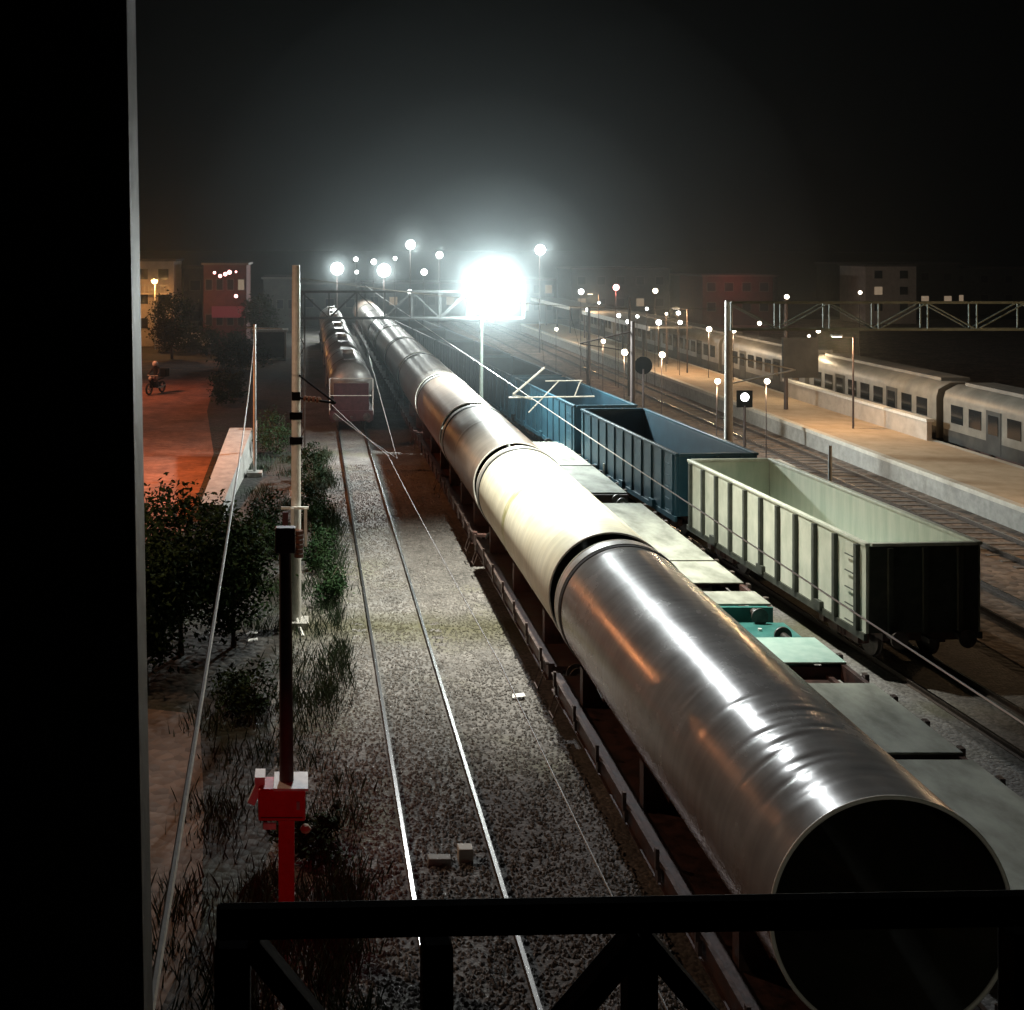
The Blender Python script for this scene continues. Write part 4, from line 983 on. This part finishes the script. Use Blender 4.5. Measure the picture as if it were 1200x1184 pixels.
building('long low dark shed behind the glare at the end of the tracks', 8,24,168,10,5.4,M['wall_dark'],6,1,[(1,0),(4,0)])
building('dark shed at the end of the tank wagon track', -1.2,7,160,10,5.6,M['wall_dark'],3,1,[])

# ------------------------------------------------------------------ footbridge: deck, column, railing
t = thing('footbridge', 'dark steel footbridge railing and column in the foreground', 'footbridge', (0,0,0))
MB().box(-3,9,-3,1.0,8.9,9.05).build('deck', M['concrete'], t)
MB().box(-3,9,1.003,1.06,8.7,9.12).build('edge_beam', M['dark_steel'], t)
c = MB().box(-.45,0,0,.07,0,4.0).build('column', M['column_paint'], t, loc=(-.150,1.22,9.0), bevel=.003); c.rotation_euler = (0,R(-1.0),0)
def ry(x): return 1.02 + .03*x    # the railing stands a little askew to the tracks
zt = 10.8 - 774*1.02/1400
def rail(name, x0, x1, z, w, h): return MB().bar((x0,ry(x0),z),(x1,ry(x1),z),w,h).build(name, M['dark_steel'], t, bevel=.003)
rail('top_rail', -.078, 3.2, zt-.012, .016, .026)
rail('bottom_rail', -.078, 3.2, 9.2, .04, .04)
for x in (-.064,.11,.285,.62,.95,1.3,1.65,2.0,2.4,2.8):
    w = .030 if x < 0 else .026
    MB().bar((x,ry(x),9.13),(x,ry(x),zt-.029),w,.03).build('baluster', M['dark_steel'], t, bevel=.003)
prev = None
for (xa, za, xb, zb) in ((-.05,0,.11,-.20),(.11,-.20,-.05,-.40),(.285,0,.11,-.20),(.285,0,.62,-.40),(.95,0,.62,-.4),(.95,0,1.3,-.4),(1.65,0,1.3,-.4)):
    MB().bar((xa,ry(xa)+.0,zt-.028+za),(xb,ry(xb),zt-.028+zb),.024,.018).build('brace', M['dark_steel'], t, bevel=.002)
t3 = thing('bridge_lamp', 'small lamp under the footbridge shining on the open pipe end', 'bridge lamp', (4.6,1.3,8.55))
MB().bar((0,0,.08),(0,-.2,.4),.05).build('bracket', M['dark_steel'], t3); h = MB().lathe([(.03,-.14),(.09,-.1),(.11,.08),(.10,.09)], (0,0,0), 'y', 14).build('case', M['dark_steel'], t3)
MB().lathe([(0,.085),(.06,.082),(.095,.07)], (0,0,0), 'y', 14).build('lens', M['warm_glow'], h)
aim('bridge_lamp_source', (4.6,1.5,8.55), (7.0,14.5,2.7), 230, (1,.95,.75), 22, .6, .06)
# red stop lamp under the footbridge (it paints the red box and nearby stones)
t2 = thing('stop_lamp', 'red stop lamp hung under the footbridge', 'stop lamp', (-.1,1.6,8.2))
MB().bar((0,0,.1),(0,-.3,.75),.05).build('bracket', M['dark_steel'], t2); h = MB().box(-.13,.13,-.12,.1,-.2,.12).build('case', M['dark_steel'], t2)
MB().lathe([(0,.16),(.06,.15),(.09,.11)], (0,0,-.04), 'y', 14).build('lens', M['red_glow'], h)
l = bpy.data.lights.new('stop_lamp_source','SPOT'); l.energy = 900; l.color = (1,.03,.05); l.spot_size = R(16); l.spot_blend = .8; l.shadow_soft_size = .06
o = bpy.data.objects.new('stop_lamp_source', l); col.objects.link(o); o.location = (-.1,1.85,8.15)
o.rotation_euler = (Vector((-.30,18.9,1.5))-Vector((-.1,1.85,8.15))).to_track_quat('-Z','Y').to_euler()

# ------------------------------------------------------------------ haze over the yard
def haze(name, o, dens, g=.72):
    hm = bpy.data.materials.new(name); hm.use_nodes = True; nt = hm.node_tree; nt.nodes.clear()
    v = nt.nodes.new('ShaderNodeVolumeScatter'); v.inputs['Color'].default_value = (.84,.96,1,1); v.inputs['Density'].default_value = dens; v.inputs['Anisotropy'].default_value = g
    oo = nt.nodes.new('ShaderNodeOutputMaterial'); nt.links.new(v.outputs[0], oo.inputs['Volume'])
    o.data.materials.append(hm); o['kind'] = 'structure'
def ball(r):
    b = MB(); b.lathe([(r*math.sin(math.pi*k/24), -r*math.cos(math.pi*k/24)) for k in range(1,24)], (0,0,0), 'z', 40)
    n = 40; b.f += [tuple(range(n-1,-1,-1)), tuple(range(22*n,23*n))]; return b
haze('night_haze', MB().box(-45,95,54.2,190,-1,62).build('haze', None, smooth=0), .0011)
# scatter balls added round the lamps to imitate their bloom: thicker nearer the lamp
for r, d in ((16,.00045),(10,.0006),(6,.0018),(2.9,.0058)):
    haze('lamp_bloom', ball(r).build('haze', None, loc=(9.35,61.2,8.6)), d, .55)
for (x, y, z) in YARD:  # halo balls added round the distant lamps as well
    for r, d in ((3.4,.0035),(1.9,.007)): haze('lamp_bloom', ball(r).build('haze', None, loc=(x,y-.5,z)), d, .5)

# ------------------------------------------------------------------ night sky
w = bpy.data.worlds.new('World'); sc.world = w; w.use_nodes = True; nt = w.node_tree
bg = nt.nodes['Background']; st = nt.nodes.new('ShaderNodeTexSky'); st.sky_type = 'NISHITA'; st.sun_disc = False
st.sun_elevation = R(-4); st.sun_rotation = R(160)
nt.links.new(st.outputs[0], bg.inputs['Color']); bg.inputs['Strength'].default_value = .004

# ------------------------------------------------------------------ camera
cam = bpy.data.cameras.new('camera'); co = bpy.data.objects.new('camera', cam); col.objects.link(co)
co.location = (0,0,H); co.rotation_euler = (R(90),0,0)
cam.sensor_width = 36; cam.lens = 42.0; cam.shift_x = 239/1200; cam.shift_y = -304/1200
cam.clip_start = .05; cam.clip_end = 4000
sc.camera = co
sc.view_settings.view_transform = 'Standard'; sc.view_settings.look = 'None'; sc.view_settings.exposure = 0; sc.view_settings.gamma = 1
sc.cycles.use_denoising = True
sc.cycles.max_bounces = 5; sc.cycles.diffuse_bounces = 2; sc.cycles.glossy_bounces = 3; sc.cycles.volume_bounces = 0
sc.cycles.sample_clamp_indirect = 3; sc.cycles.use_light_tree = True
